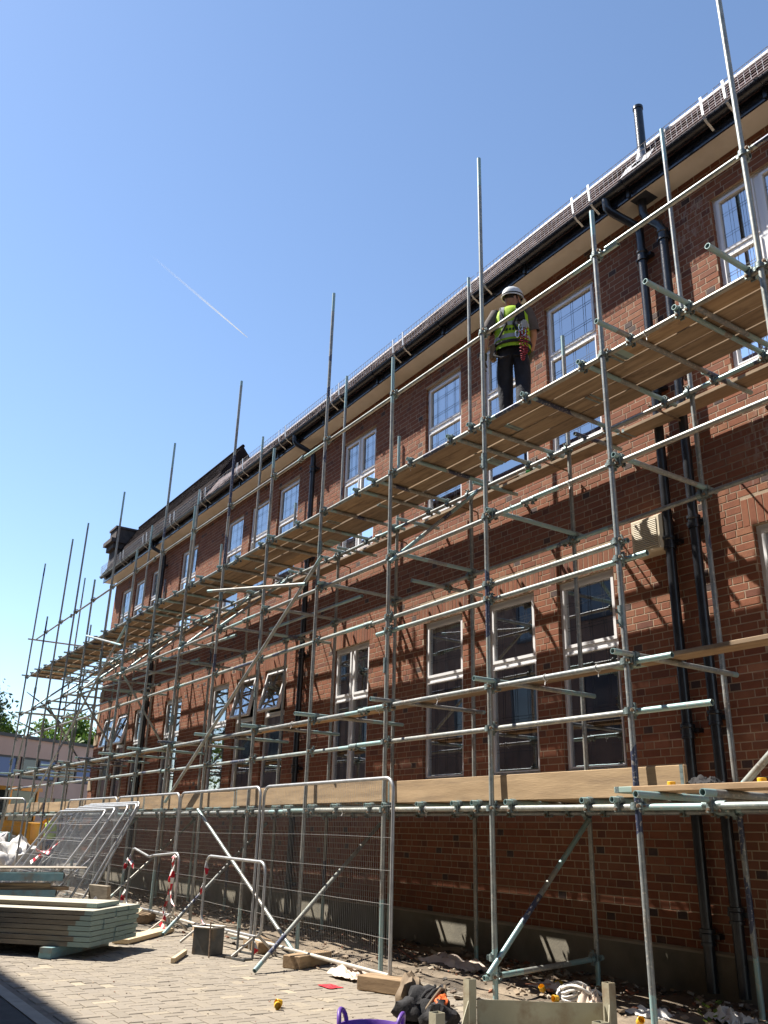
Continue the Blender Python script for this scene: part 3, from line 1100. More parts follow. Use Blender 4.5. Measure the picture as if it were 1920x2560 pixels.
    for cx, wd, wide, st, op in WIN:
        zs = UP if st == 'u' else LO
        key = (wide, st)
        if key not in cache:
            fm = frame_meshes(wd, zs, wide, op)
            ps = []
            for kind, xc, ztop, sh, gp, ld in fm['panes']:
                # pieces hang from their top edge, so that a vent can stand open
                for mbx in (sh, gp, ld):
                    mbx.v = [(v[0], v[1] - REC, v[2] - ztop) for v in mbx.v]
                ps.append((kind, ztop, sh.mesh('sash', ['upvc']), gp.mesh('pane', ['glass']), ld.mesh('leading', ['lead'])))
            # curtains and pelmet hung behind the glass
            cu = MB()
            H = zs[1] - zs[0]
            hw = wd / 2 - 0.05
            n = 26
            for sgn in (-1, 1):
                pts = []
                for i in range(n + 1):
                    f = i / n
                    pts.append((sgn * (hw - f * hw * (0.42 if st == 'l' else 0.16)), REC + 0.20 + 0.025 * math.sin(f * 26)))
                vs = [(x, y, 0.02) for x, y in pts] + [(x, y, H - 0.05) for x, y in pts]
                cu.add(vs, [(i, i + 1, n + 2 + i, n + 1 + i) for i in range(n)])
            pm = MB()
            pts = [(-hw + 2 * hw * i / n, REC + 0.14 + 0.012 * math.sin(i * 2.1)) for i in range(n + 1)]
            drop = 0.20 if st == 'u' else 0.1
            vs = [(x, y, H - 0.06 - drop - 0.03 * abs(math.sin(i * 0.48))) for i, (x, y) in enumerate(pts)] + [(x, y, H - 0.03) for x, y in pts]
            pm.add(vs, [(i, i + 1, n + 2 + i, n + 1 + i) for i in range(n)])
            cache[key] = (fm['frame'], ps, cu.mesh('curtain', ['curtain']), pm.mesh('pelmet', ['pelmet']))
        fr, ps, cme, pme = cache[key]
        wob = put('window', fr, B, (cx, 0, zs[0] + (sag(cx) if st == 'u' else 0.0)))
        if wide:
            wob['label'] = 'wide two light window in ' + ('upper' if st == 'u' else 'lower') + ' storey'
        for kind, ztop, sm, gm, lm in ps:
            ang = -rad(op) if (op and kind == 'top') else 0.0
            s = put('sash', sm, wob, (0, REC if not ang else REC - 0.012, ztop), (ang, 0, 0), local=True)
            jit = (RND.uniform(-.006, .006), 0, RND.uniform(-.006, .006))
            g = put('pane', gm, wob, (0, REC if not ang else REC - 0.012, ztop), (ang + jit[0], 0, jit[2]), local=True)
            put('leading', lm, wob, (0, REC if not ang else REC - 0.012, ztop), (ang, 0, 0), local=True)
            if ang:
                s['label'] = 'vent standing open at the bottom'
        put('curtain', cme, wob, (0, 0, 0), local=True)
        put('pelmet', pme, wob, (0, 0, 0), local=True)
    # paper stuck inside the lower wide window
    mb = MB()
    pts = [(0.0, 0.0), (0.05, -0.03), (0.09, 0.02), (0.10, 0.14), (0.085, 0.25), (0.05, 0.31), (0.015, 0.30), (0.03, 0.2), (0.0, 0.12)]
    mb.extr([(-12.36 + x, 2.20 + z) for x, z in pts], 'y', REC + 0.05, REC + 0.052)
    mb.build('paper_cutout', plain('yellow_paper', (0.70, 0.58, 0.18), 0.8), B)

    # ---- eaves: soffit, fascia, gutter
    E0, E1 = BL - 0.30, BR
    mb = MB()
    mb.box(E0, E1, -0.315, -0.003, Z_TOP, Z_TOP + 0.02)
    mb.build('soffit', 'soffit', B)
    mb = MB()
    mb.box(E0, E1, -0.34, -0.316, Z_TOP - 0.018, Z_TOP + 0.17)
    mb.build('fascia', 'fascia', B)
    gy, gz, gr = -0.415, 8.775, 0.066
    mb = MB()
    prof = []
    for i in range(11):
        a = math.pi + math.pi * i / 10
        prof.append((gy + gr * math.cos(a), gz + gr * math.sin(a)))
    inner = [(gy + (gr - 0.005) * math.cos(math.pi + math.pi * i / 10), gz + (gr - 0.005) * math.sin(math.pi + math.pi * i / 10)) for i in range(10, -1, -1)]
    mb.extr(prof + inner, 'x', E0, E1)
    gut = mb.build('gutter', 'iron', B, smooth=40)
    # gutter unions and brackets
    for x in [-3.6 - 1.83 * i for i in range(13)]:
        u = MB()
        pr = [(gy + (gr + 0.009) * math.cos(math.pi + math.pi * i / 10), gz + (gr + 0.009) * math.sin(math.pi + math.pi * i / 10)) for i in range(11)]
        pi_ = [(gy + (gr + 0.001) * math.cos(math.pi + math.pi * i / 10), gz + (gr + 0.001) * math.sin(math.pi + math.pi * i / 10)) for i in range(10, -1, -1)]
        u.extr(pr + pi_, 'x', x, x + 0.05)
        u.box(x + 0.005, x + 0.045, -0.36, -0.34, 8.60, 8.74)
        attach(u.build('gutter_union', 'iron', smooth=40), gut)
    # ---- roof: steep dark tiles, sunlit top edge painted as a pale strip; a taller part at the far end
    RX = -18.55
    y0, z0 = -0.46, 8.765
    y1, z1 = 0.0, 9.53
    y2, z2 = 0.57, 10.46

    def slope(mb, xa, xb, ya, za, yb, zb, step=0.115):
        n = max(1, int(math.hypot(yb - ya, zb - za) / step))
        nrm = Vector((0, -(zb - za), (yb - ya))).normalized()
        for i in range(n):
            f0, f1 = i / n, (i + 1) / n
            p0 = Vector((0, ya + (yb - ya) * f0, za + (zb - za) * f0)) + nrm * 0.016
            p1 = Vector((0, ya + (yb - ya) * f1, za + (zb - za) * f1)) + nrm * 0.002
            q0 = p0 - nrm * 0.016
            x = xa - (0.08 if i % 2 else 0)
            while x < xb:
                a, b = max(x, xa) + 0.002, min(x + 0.165, xb) - 0.002
                if b - a > 0.01:
                    k = RND.uniform(-.003, .004)
                    vs = [(a, p0.y - k, p0.z), (b, p0.y - k, p0.z), (b, p1.y, p1.z), (a, p1.y, p1.z), (a, q0.y, q0.z), (b, q0.y, q0.z)]
                    mb.add(vs, [(0, 1, 2, 3), (4, 5, 1, 0), (4, 0, 3), (5, 2, 1)])
                x += 0.165
    mb = MB()
    mb.add([(RX, y0, z0), (BR, y0, z0), (BR, y1, z1), (RX, y1, z1)], [(0, 1, 2, 3)])
    mb.add([(BL - .3, y0, z0), (RX, y0, z0), (RX, y1, z1), (BL - .3, y1, z1)], [(0, 1, 2, 3)], 1)
    mb.add([(BL - .3, y1, z1), (RX, y1, z1), (RX, y2, z2), (BL - .3, y2, z2)], [(0, 1, 2, 3)], 1)
    mb.add([(RX, y1, z1 + .01), (BR, y1, z1 + .01), (BR, 9.3, z1 + .01), (RX, 9.3, z1 + .01)], [(0, 1, 2, 3)])
    mb.add([(BL - .3, y2, z2), (RX, y2, z2), (RX, 1.9, 9.0), (BL - .3, 1.9, 9.0)], [(0, 1, 2, 3)])
    mb.add([(BL - .3, y0, z0), (BR, y0, z0), (BR, -0.3, z0 - .02), (BL - .3, -0.3, z0 - .02)], [(0, 1, 2, 3)])
    roof = mb.build('roof', ['tile', 'slate'], B)
    roof['label'] = 'steep dark brown tiled roof edge above the gutter'
    tl = MB()
    slope(tl, RX, BR, y0, z0, y1, z1)
    t_ = attach(tl.build('roof_tile', 'tile'), roof)
    t_['kind'] = 'stuff'
    tl = MB()
    slope(tl, BL - .3, RX, y0, z0, y1, z1)
    slope(tl, BL - .3, RX, y1, z1, y2, z2)
    t_ = attach(tl.build('upper_roof_tile', 'slate'), roof)
    t_['kind'] = 'stuff'
    mb = MB()
    mb.box(RX + .03, BR, y1 - 0.012, y1 + 0.07, z1 - 0.012, z1 + 0.022)
    attach(mb.build('sunlit_roof_edge', 'cap'), roof)
    mb = MB()                                             # ridge of the taller part
    mb.path([(BL - .3, y2, z2 + .01), (RX, y2, z2 + .01)], 0.045, 8)
    attach(mb.build('ridge_tile', 'slate', smooth=40), roof)
    mb = MB()                                             # gable of the taller part
    mb.extr([(y0 + .02, z0), (1.9, z0), (y2, z2 - .01)], 'x', RX - 0.05, RX + 0.004)
    attach(mb.build('gable', 'slate'), roof)
    # corbelled end stack
    mb = MB()
    mb.box(-27.0, -26.35, -0.12, 1.3, 8.9, 9.62)
    mb.box(-27.06, -26.29, -0.22, 1.34, 9.62, 9.80)
    mb.box(-27.12, -26.23, -0.32, 1.38, 9.80, 9.93)
    mb.box(-27.0, -26.35, -0.16, 1.3, 9.93, 10.30)
    mb.box(-27.04, -26.31, -0.20, 1.34, 10.30, 10.37)
    mb.build('chimney_stack', surf('sooty_brick', (0.05, 0.04, 0.038), (0.10, 0.075, 0.065), 6.0, 0.9, bmp=0.5), B)

    # ---- snow guard: wire mesh panels on straps
    sg = []
    def guard(xa, xb):
        wv = MB()
        r = 0.0036
        za, zb, y = 8.775, 9.015, -0.50
        x = xa
        while x <= xb:
            wv.tube((x, y, za), (x, y - 0.015, zb), r, 3, cap=False)
            x += 0.072
        for z in (za, za + 0.08, za + 0.16, zb):
            wv.tube((xa, y - (z - za) * 0.06 - .003, z), (xb, y - (z - za) * 0.06 - .003, z), r * 1.1, 3, cap=False)
        return wv.build('snow_guard', 'guardwire', B)
    x = -26.2
    for ln in (2.05, 1.98, 2.05, 2.0, 2.05, 1.98, 2.05, 2.0, 2.0, 2.05, 1.95, 2.05, 2.0, 2.05):
        g = guard(x, x + ln - 0.06)
        for xb in (x + 0.12, x + ln - 0.16):
            s = MB()
            pts = [(-0.345, 8.66), (-0.39, 8.69), (-0.44, 8.71), (-0.485, 8.745), (-0.505, 8.79), (-0.515, 8.90), (-0.52, 9.03)]
            for (ya, za), (yb, zb) in zip(pts[:-1], pts[1:]):
                dn = Vector((0, -(zb - za), yb - ya)).normalized() * 0.0025
                vs = []
                for (yy, zz) in ((ya, za), (yb, zb)):
                    for sx in (-0.014, 0.014):
                        for sg_ in (-1, 1):
                            vs.append((xb + sx, yy + dn.y * sg_, zz + dn.z * sg_))
                s.add(vs, [(0, 1, 5, 4), (2, 6, 7, 3), (0, 4, 6, 2), (1, 3, 7, 5), (0, 2, 3, 1), (4, 5, 7, 6)])
            attach(s.build('guard_strap', 'strap'), g)
        x += ln

    # ---- pipes
    def pipe(name, pts, r, collars=(), label=None):
        mb = MB()
        mb.path(pts, r, 14)
        o = mb.build(name, 'iron', B, smooth=45)
        if label:
            o['label'] = label
        for c in collars:
            m2 = MB()
            m2.lathe([(r + .002, -.075), (r + .016, -.075), (r + .016, -.05), (r + .009, -.045), (r + .009, .02), (r + .020, .03), (r + .020, .06), (r + .002, .065)], c, 14)
            m2.box(c[0] - r - .055, c[0] + r + .055, c[1] + .02, 0.0, c[2] - .02, c[2] + .02)
            attach(m2.build('pipe_collar', 'iron', smooth=40), o)
        return o

    def down(x, y, zs, ze):
        return [(x, y, zs), (x, y, ze)]
    pr = 0.051
    cz = (0.55, 2.35, 4.28, 6.1, 7.9)
    pipe('rainwater_pipe', [(-5.70, -.415, 8.74), (-5.69, -.41, 8.60), (-5.66, -.38, 8.54), (-5.50, -.15, 8.34), (-5.48, -.105, 8.27), (-5.48, -.10, 8.18)] + down(-5.48, -.10, 8.1, 0.10) , pr,
         [(-5.48, -.10, z) for z in cz], 'black pipe swept back from the gutter')
    pipe('soil_pipe', [(-5.36, -.17, 8.62), (-5.35, -.17, 8.40), (-5.31, -.15, 8.30), (-5.19, -.12, 8.16), (-5.16, -.105, 8.08), (-5.16, -.10, 7.95)] + down(-5.16, -.10, 7.9, 0.10), pr,
         [(-5.16, -.10, z) for z in (0.75, 2.45, 4.42, 6.3, 8.0)], 'black pipe dropping from a hole in the soffit')
    for x in (-13.5, -21.6):
        pipe('rainwater_pipe', [(x - .22, -.415, 8.74), (x - .21, -.41, 8.60), (x - .18, -.38, 8.54), (x - .02, -.15, 8.34), (x, -.105, 8.27), (x, -.10, 8.18)] + down(x, -.10, 8.1, 0.10), pr,
             [(x, -.10, z) for z in cz])
    hole = MB()
    hole.box(-5.44, -5.20, -0.28, -0.06, Z_TOP - 0.004, Z_TOP - 0.001)  # flat dark sheet below the soffit, painting the shade of the hole
    hole.build('soffit_hole_shade', 'lead', B)
    # vent pipe standing on the roof slope
    mb = MB()
    mb.lathe([(0.056, 8.98), (0.056, 9.90), (0.064, 9.90), (0.064, 9.94), (0.050, 9.94), (0.050, 9.7)], (-5.24, -0.22, 0), 16)
    v = mb.build('vent_pipe', 'iron', B, smooth=40)
    mb = MB()
    mb.lathe([(0.058, 9.24), (0.062, 9.16), (0.085, 9.08), (0.15, 8.97)], (-5.24, -0.235, 0), 16)
    vs = [(-5.46, -0.425, 8.855), (-5.02, -0.425, 8.855), (-5.02, -0.27, 9.115), (-5.46, -0.27, 9.115)]
    mb.add(vs, [(0, 1, 2, 3)])
    attach(mb.build('lead_slate', 'leadflash', smooth=40), v)
    # wires and a hanging cable below the gutter
    mb = MB()
    mb.path([(-12.62, -.46, 8.83), (-12.60, -.47, 8.75), (-12.66, -.44, 8.66), (-12.6, -.40, 8.58), (-12.45, -.30, 8.52), (-12.25, -.15, 8.50)], 0.012, 6)
    mb.build('loose_cable', 'rust', B, smooth=60)
    # let the eaves follow the settled line
    def settle(o):
        nm = o.name.split('.')[0]
        if o.type == 'MESH' and nm in ('soffit', 'fascia', 'gutter', 'gutter_union', 'roof', 'roof_tile', 'upper_roof_tile', 'sunlit_roof_edge', 'ridge_tile', 'snow_guard', 'guard_strap', 'rainwater_pipe'):
            me = o.data
            if nm in ('soffit', 'fascia', 'gutter', 'roof', 'sunlit_roof_edge'):
                bm = bmesh.new()
                bm.from_mesh(me)
                for xc in (-5, -7, -9, -10.5, -12, -13.5, -15, -16, RX, -22):
                    bmesh.ops.bisect_plane(bm, geom=list(bm.verts) + list(bm.edges) + list(bm.faces), plane_co=(xc, 0, 0), plane_no=(1, 0, 0))
                bm.to_mesh(me)
                bm.free()
            for v_ in me.vertices:
                x, y, z = v_.co
                k = sag(x)
                if nm == 'rainwater_pipe':
                    k *= min(1.0, max(0.0, (z - 7.8) / 0.7))
                elif nm in ('roof', 'roof_tile', 'sunlit_roof_edge') and x > RX + .001 and y < 0.5:
                    k *= 1 + 0.65 * min(1.0, max(0.0, (z - 8.77) / 0.76))
                elif z > 9.55:
                    k = 0.0
                v_.co.z = z + k
            me.update()
        for ch in o.children:
            if ch.name.split('.')[0] not in ('window', 'wall', 'brick'):
                settle(ch)
    settle(B)
    return B


BUILD = make_building()


def make_ac():
    r = root('vent_box', (-5.72, -0.05, 4.41), 'cream louvred vent box fixed to the brick wall beside two black pipes', 'vent box')
    mb = MB()
    w2, h2, d = 0.205, 0.20, 0.13
    mb.extr([(-w2, -h2), (w2, -h2), (w2, h2), (-w2, h2)], 'y', 0.05, -d + 0.03)
    pts0 = [(-w2, -h2), (w2, -h2), (w2, h2), (-w2, h2)]
    a = [(x, -d + 0.03, z) for x, z in pts0]
    b = [(x * 0.9, -d, z * 0.9) for x, z in pts0]
    mb.add(a + b, [(0, 1, 5, 4), (1, 2, 6, 5), (2, 3, 7, 6), (3, 0, 4, 7), (4, 5, 6, 7)])
    put('casing', mb.mesh('casing', ['acplastic']), r, (0, 0, 0), local=True)
    sl_ = MB()
    for k in range(15):
        z = -0.145 + k * 0.0207
        sl_.obox((0, -d - 0.004, z), (0.30, 0.008, 0.011), rotm(x=-0.2))
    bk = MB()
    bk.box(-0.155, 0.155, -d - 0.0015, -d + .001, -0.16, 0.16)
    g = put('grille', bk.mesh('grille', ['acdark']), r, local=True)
    put('louvre', sl_.mesh('louvre', ['acplastic']), g, local=True)


make_ac()


# ------------------------------------------------------------------ the scaffold
STX = [-3.05, -4.66, -6.35, -8.12, -9.82, -11.49, -13.13, -14.80, -16.45, -18.12, -19.80, -21.35, -22.90, -24.42, -26.05, -27.62]
YF, YB = -1.88, -0.60
YLF, YLB = -1.83, -0.65
Z1, Z2, Z3, Z4 = 1.58, 2.68, 4.42, 5.52


def coupler_mesh():
    """Right-angle coupler: a band about a tube on +Z and one about a tube on +X behind it (+Y)."""
    mb = MB()
    r0, r1, h = TUBE_R + 0.001, TUBE_R + 0.0085, 0.022
    n = 14

    def band(axis, c, mi=0):
        vs, fs = [], []
        for (r, t) in ((r0, -h), (r1, -h), (r1, h), (r0, h)):
            for k in range(n):
                a = 2 * math.pi * k / n
                if axis == 'z':
                    p = (r * math.cos(a), r * math.sin(a), t)
                else:
                    p = (t, r * math.cos(a), r * math.sin(a))
                vs.append(Vector(p) + Vector(c))
        for i in range(4):
            j = (i + 1) % 4
            fs += [(i * n + k, i * n + (k + 1) % n, j * n + (k + 1) % n, j * n + k) for k in range(n)]
        mb.add(vs, fs, mi)
    off = 0.051
    band('z', (0, 0, 0))
    band('x', (0, off, 0))
    mb.obox((0.0, off / 2, 0), (0.052, 0.018, 0.052))
    # flaps, bolts and nuts
    mb.obox((0.046, -0.004, 0), (0.030, 0.014, 0.036))
    mb.obox((-0.040, 0.004, 0), (0.022, 0.020, 0.032))
    mb.tube((0.052, -0.045, 0), (0.052, 0.040, 0), 0.0062, 6, mi=1)
    mb.tube((0.052, -0.040, 0), (0.052, -0.024, 0), 0.0125, 6, mi=1)
    mb.obox((0.0, off + 0.004, 0.044), (0.036, 0.016, 0.028))
    mb.obox((0.0, off - 0.002, -0.040), (0.032, 0.020, 0.022))
    mb.tube((0, off - 0.045, 0.050), (0, off + 0.045, 0.050), 0.0062, 6, mi=1)
    mb.tube((0, off - 0.040, 0.050), (0, off - 0.022, 0.050), 0.0125, 6, mi=1)
    return mb.mesh('coupler', ['coupler', 'rust'], 35)


def putlog_mesh():
    """Hanging clip where a transom (along Y) lies on a ledger (along X) below it."""
    mb = MB()
    n = 12
    r0, r1 = TUBE_R + 0.001, TUBE_R + 0.0075
    vs, fs = [], []
    for (r, t) in ((r0, -0.018), (r1, -0.018), (r1, 0.018), (r0, 0.018)):
        for k in range(n):
            a = 2 * math.pi * k / n
            vs.append((r * math.cos(a), t, r * math.sin(a)))
    for i in range(4):
        j = (i + 1) % 4
        fs += [(i * n + k, i * n + (k + 1) % n, j * n + (k + 1) % n, j * n + k) for k in range(n)]
    mb.add(vs, fs)
    mb.obox((0.0, -0.030, -0.046), (0.040, 0.010, 0.086))
    mb.obox((0.0, 0.030, -0.046), (0.036, 0.010, 0.080))
    mb.obox((0.0, -0.016, -0.082), (0.030, 0.028, 0.014))
    mb.tube((0.0, -0.052, -0.070), (0.0, 0.050, -0.070), 0.0065, 6, mi=1)
    mb.tube((0.0, -0.050, -0.070), (0.0, -0.036, -0.070), 0.013, 6, mi=1)
    return mb.mesh('coupler', ['coupler', 'rust'], 35)


def sleeve_mesh():
    mb = MB()
    n = 12
    prof = [(TUBE_R + .001, -.085), (TUBE_R + .008, -.085), (TUBE_R + .008, .085), (TUBE_R + .001, .085)]
    mb.lathe(prof, n=n)
    for z in (-0.045, 0.045):
        mb.obox((0.036, 0, z), (0.026, 0.022, 0.030))
        mb.tube((0.040, -0.034, z), (0.040, 0.034, z), 0.006, 6, mi=1)
        mb.tube((0.040, -0.034, z), (0.040, -0.022, z), 0.012, 6, mi=1)
    return mb.mesh('sleeve_coupler', ['coupler', 'rust'], 35)


def make_scaffold():
    S = root('scaffold', (-15, -1.2, 0), 'long tube and fitting scaffold with timber platforms along the brick building', 'scaffold')
    cme, pme, sme = coupler_mesh(), putlog_mesh(), sleeve_mesh()

    def coup(x, y, z, flip=False, rz=0.0):
        put('coupler', cme, S, (x, y, z), (0, 0, (math.pi if flip else 0) + rz + RND.uniform(-.12, .12))).scale = (1.14, 1.05, 1.2)

    def clip(x, y, z):
        put('coupler', pme, S, (x, y, z), (0, 0, RND.uniform(-.06, .06))).scale = (1.12, 1.2, 1.0)

    def tilt(p, dx=0.012):
        return p
    # standards
    for i, x in enumerate(STX):
        tall = (i % 2 == 0) if i < 13 else (i in (13, 15))
        zt = (9.06 if tall else 7.10) + RND.uniform(-.05, .05)
        j1, j2 = RND.uniform(-.03, .03), RND.uniform(-.012, .012)
        tube_between('standard', (x + j1, YF + j2, 0.02), (x - j1 * .3, YF, zt), S)
        ztb = (7.0 if i % 2 == 0 else 8.90) + RND.uniform(-.06, .06)
        xb = x - 0.01
        tube_between('standard', (xb + j2, YB, 0.05), (xb, YB, ztb), S)
        if i > 0:
            put('sleeve_coupler', sme, S, (x, YF, (4.95 if i % 2 == 0 else 3.15) + RND.uniform(-.1, .1)), (0, 0, RND.uniform(2, 5)))
        # base plates
        bp = MB()
        bp.box(x - .075, x + .075, YF - .075, YF + .075, 0.008, 0.018)
        bp.build('base_plate', 'coupler', S)
        bp = MB()
        bp.box(xb - .075, xb + .075, YB - .075, YB + .075, 0.05, 0.06)
        bp.build('base_plate', 'coupler', S)
    # ledgers and guard rails, in pole lengths
    def run(name, y, z, xa, xb, seg=6.4, start=None):
        x = xb
        first = True
        while x > xa + 0.05:
            ln = min((start if first and start else seg), x - xa)
            if 0 < (x - ln - xa) < 0.8:
                ln = x - xa
            dz = RND.uniform(-.014, .014)
            tube_between(name, (x - ln, y, z + dz), (x - 0.004, y, z + RND.uniform(-.008, .008)), S)
            if x - ln > xa + 0.05:
                put('sleeve_coupler', sme, S, (x - ln, y, z), (0, math.pi / 2, RND.uniform(-.2, .2)))
            x -= ln
            first = False
    run('ledger', YLF, Z1, -27.9, -0.8, start=3.2)
    run('ledger', YLF, Z2, -27.9, -4.24, start=4.4)
    run('ledger', YLF, Z3, -27.9, -0.8, start=4.95)
    run('ledger', YLF, Z4, -27.9, -0.8, start=5.6)
    for z, st in ((Z1, 4.0), (Z3, 5.6), (Z4, 3.0)):
        run('ledger', YLB, z, -27.9, -0.8, start=st)
    run('guard_rail', YLF, 2.29, -27.9, -3.93, start=4.9)
    run('guard_rail', YLF, 3.70, -26.9, -4.58, start=4.0)
    tube_between('guard_rail', (-8.42, YLF + .01, 3.545), (-4.40, YLF + .01, 3.545), S)
    run('guard_rail', YLF, 6.62, -27.3, -4.42, start=6.2)
    tube_between('guard_rail', (-4.56, YLF - 0.01, 6.645), (-0.9, YLF - .01, 6.66), S)
    # couplers at every crossing of the front and back standards
    for i, x in enumerate(STX):
        for z in (Z1, Z3, Z4, 6.62):
            if z == 6.62 and x < -27.3:
                continue
            coup(x, YF, z)
        if x < -4.5:
            coup(x, YF, Z2)
            coup(x, YF, 2.29)
            coup(x, YF, 3.70)
        if -8.3 < x < -4.5:
            coup(x, YF, 3.545)
        for z in (Z1, Z3, Z4):
            coup(x - .01, YB, z, flip=True)
    # transoms
    def transom(x, z, ya, yb, cl=True, ledg=None):
        tube_between('transom', (x, ya, z), (x + RND.uniform(-.02, .02), yb, z), S)
        if cl:
            clip(x, YLF, z)
            clip(x, YLB, z)
    up = Z4 + 0.049
    for x, tip in ((-3.17, -2.35), (-3.74, -2.38), (-4.37, -2.27)):
        transom(x, up, tip, -0.44)
    for x in (-3.84, -4.95, -5.73, -6.60, -6.97):
        transom(x, up, -1.90, -0.46)
    x = -7.75
    k = 0
    while x > -27.8:
        transom(x, up, -1.90 - (0.05 if k % 4 == 1 else 0), -0.46)
        x -= (0.80, 0.42, 0.86, 0.74)[k % 4] if x > -18 else (0.86, 0.74)[k % 2]
        k += 1
    for i, x in enumerate(STX[1:]):
        transom(x + 0.07, Z3 + 0.049, -1.92, -0.50)
    for i, x in enumerate(STX[1:]):
        transom(x + 0.06, Z2 + 0.049, -2.09 - RND.uniform(0, .06), -0.50, cl=False)
        clip(x + 0.06, YLF, Z2 + 0.049)
    lo = Z1 + 0.049
    for x in (-6.87, -6.57, -6.10, -5.18, -4.86):
        transom(x, lo, -1.92, -0.48)
    for x in (-4.02, -3.50):
        transom(x, lo - 0.01, -2.62, -0.48)
    x, k = -7.45, 0
    while x > -27.6:
        transom(x, lo, -1.92, -0.48, cl=(x > -19))
        x -= (0.62, 0.35, 0.72, 0.55)[k % 4] if x > -16 else 0.95
        k += 1
    # brackets for the inside board
    for x in STX[1:]:
        tube_between('inside_bracket', (x + 0.28, -0.80, Z4 + 0.052), (x + 0.30, -0.07, Z4 + 0.052), S)
        br = MB()
        br.path([(x - .5, -0.66, 5.58), (x - .5, -0.10, 5.56), (x - .5, -0.075, 5.54), (x - .5, -0.07, 5.42)], 0.011, 6)
        br.build('inside_bracket', 'rust', S, smooth=50)
    # boards
    def row(y, z, xa, xb, ln=3.9, off=0.0, wd=0.213, gapj=0.014):
        x = xb + off
        while x > xa:
            L = min(ln, x - xa)
            if L < 0.5:
                break
            me = board_mesh(L - 0.01, wd, 0.038)
            put('board', me, S, (x - L, y + RND.uniform(-gapj, gapj) * .5, z + RND.uniform(0, .007)),
                (RND.uniform(-.012, .012), RND.uniform(-.0007, .0007), RND.uniform(-.0012, .0012)))
            x -= ln
    zb = up + TUBE_R + 0.001
    for k in range(4):
        row(-1.625 + k * 0.2275, zb, -27.75, -0.6, off=(-0.2, -1.9, -0.9, -2.7)[k] + 3.9 * 0)
        if k in (1, 2, 3):
            ext = (0, 1.9, 0.9, 2.7)[k]
            put('board', board_mesh(ext + 0.19, 0.222, 0.038), S, (-0.6 - ext, -1.625 + k * 0.2275, zb))
    row(-0.24, zb + .004, -26.5, -0.6, off=-1.3)
    row(-1.37, Z2 + 0.049 + TUBE_R + .001, -27.7, -0.8, off=-0.4)
    z1 = lo + TUBE_R + 0.001
    for y, wd, of in ((-1.63, .222, 0), (-1.385, .222, -1.5), (-1.13, .222, -2.4), (-0.88, .222, -.8), (-0.70, .13, -2.2), (-0.465, .175, -1.9), (-0.222, .225, -2.9)):  # the narrowest row is added to keep sun off the plinth
        row(y, z1, -27.7, -1.0, off=of, wd=wd)
    # narrow filler boards added along the back standards to shade the plinth
    for i in range(len(STX) - 1):
        xa, xb = STX[i + 1] + 0.035, STX[i] - 0.055
        if i == 3:
            xb -= 0.36
        if i % 2 == 0 and i > 3:
            xb -= 0.55
        if i > 3 and i % 3 == 0:
            continue
        put('board', board_mesh(round(xb - xa, 2), 0.072, 0.038), S, (xa, -0.594, z1))
    put('board', board_mesh(1.9, 0.072, 0.038), S, (-2.98, -0.594, z1))
    # toe boards, on edge
    xs = [(-8.14, -4.23), (-12.05, -8.15), (-15.96, -12.06), (-19.87, -15.97), (-23.75, -19.88), (-27.6, -23.76)]
    for k, (a, b) in enumerate(xs):
        me = board_mesh(b - a - 0.01, 0.222, 0.036, 'toeboard')
        put('toe_board', me, S, (a, -1.775, 1.764 + (0.012 if k % 2 else 0)), (math.pi / 2 + 0.02, 0.006 * (-1) ** k * .3, RND.uniform(-.002, .002)))
    put('board', board_mesh(3.4, 0.222, 0.040), S, (-4.40, -2.29, lo + TUBE_R - 0.008))
    # ledger braces between front foot and back ledger
    tube_between('brace', (-8.68, -2.99, 0.03), (-10.07, -0.62, 1.46), S)
    tube_between('brace', (-12.05, -2.69, 0.03), (-13.40, -0.62, 1.46), S)
    for i, ex in ((2, 0.06), (8, 0.3), (10, .3), (12, .3)):
        x = STX[i] + 0.055
        a = Vector((x, -1.98, 0.24)) if i == 2 else Vector((x, YF, 0.36))
        b = Vector((x - 0.05, -0.62, 1.52))
        d = (a - b).normalized()
        if i != 2:
            a = a + d * ex
            a.z = max(a.z, 0.03)
        tube_between('brace', a, b, S)
        coup(x - 0.05, YF, 0.36, rz=0.7)
    # low tie at the near bay
    tube_between('foot_tie', (-6.40, -1.94, 0.20), (-6.36, -0.52, 0.30), S)
    coup(-6.35, YF, 0.22)
    coup(-6.36, YB, 0.30, flip=True)
    # upper bracing
    tube_between('brace', (-8.02, -1.93, 4.33), (-7.95, -0.66, 5.50), S)
    tube_between('brace', (-14.72, -1.93, 4.33), (-14.7, -0.66, 5.5), S)
    tube_between('brace', (-18.05, -1.93, 4.33), (-18.0, -0.66, 5.5), S)
    tube_between('brace', (-21.3, -1.93, 4.33), (-21.3, -0.66, 5.5), S)
    # long facade braces outside the standards, and the poles that tie them back
    tube_between('facade_brace', (-14.50, -1.955, 1.75), (-9.62, -1.955, 4.80), S)
    tube_between('facade_brace', (-24.35, -1.955, 1.75), (-17.95, -1.955, 5.35), S)
    tube_between('facade_brace', (-27.55, -1.955, 0.1), (-25.9, -1.955, 4.3), S)
    tube_between('raker', (-13.05, -1.96, 1.62), (-9.62, -2.02, 0.03), S)
    tube_between('facade_brace', (-3.62, -2.02, 1.70), (-1.6, -2.02, 3.35), S)
    # loose poles stored across the transoms
    tube_between('pole', (-12.72, -2.28, 4.92), (-10.02, -1.96, 4.50), S)
    tube_between('pole', (-20.9, -2.0, 5.62), (-18.1, -1.96, 4.95), S)
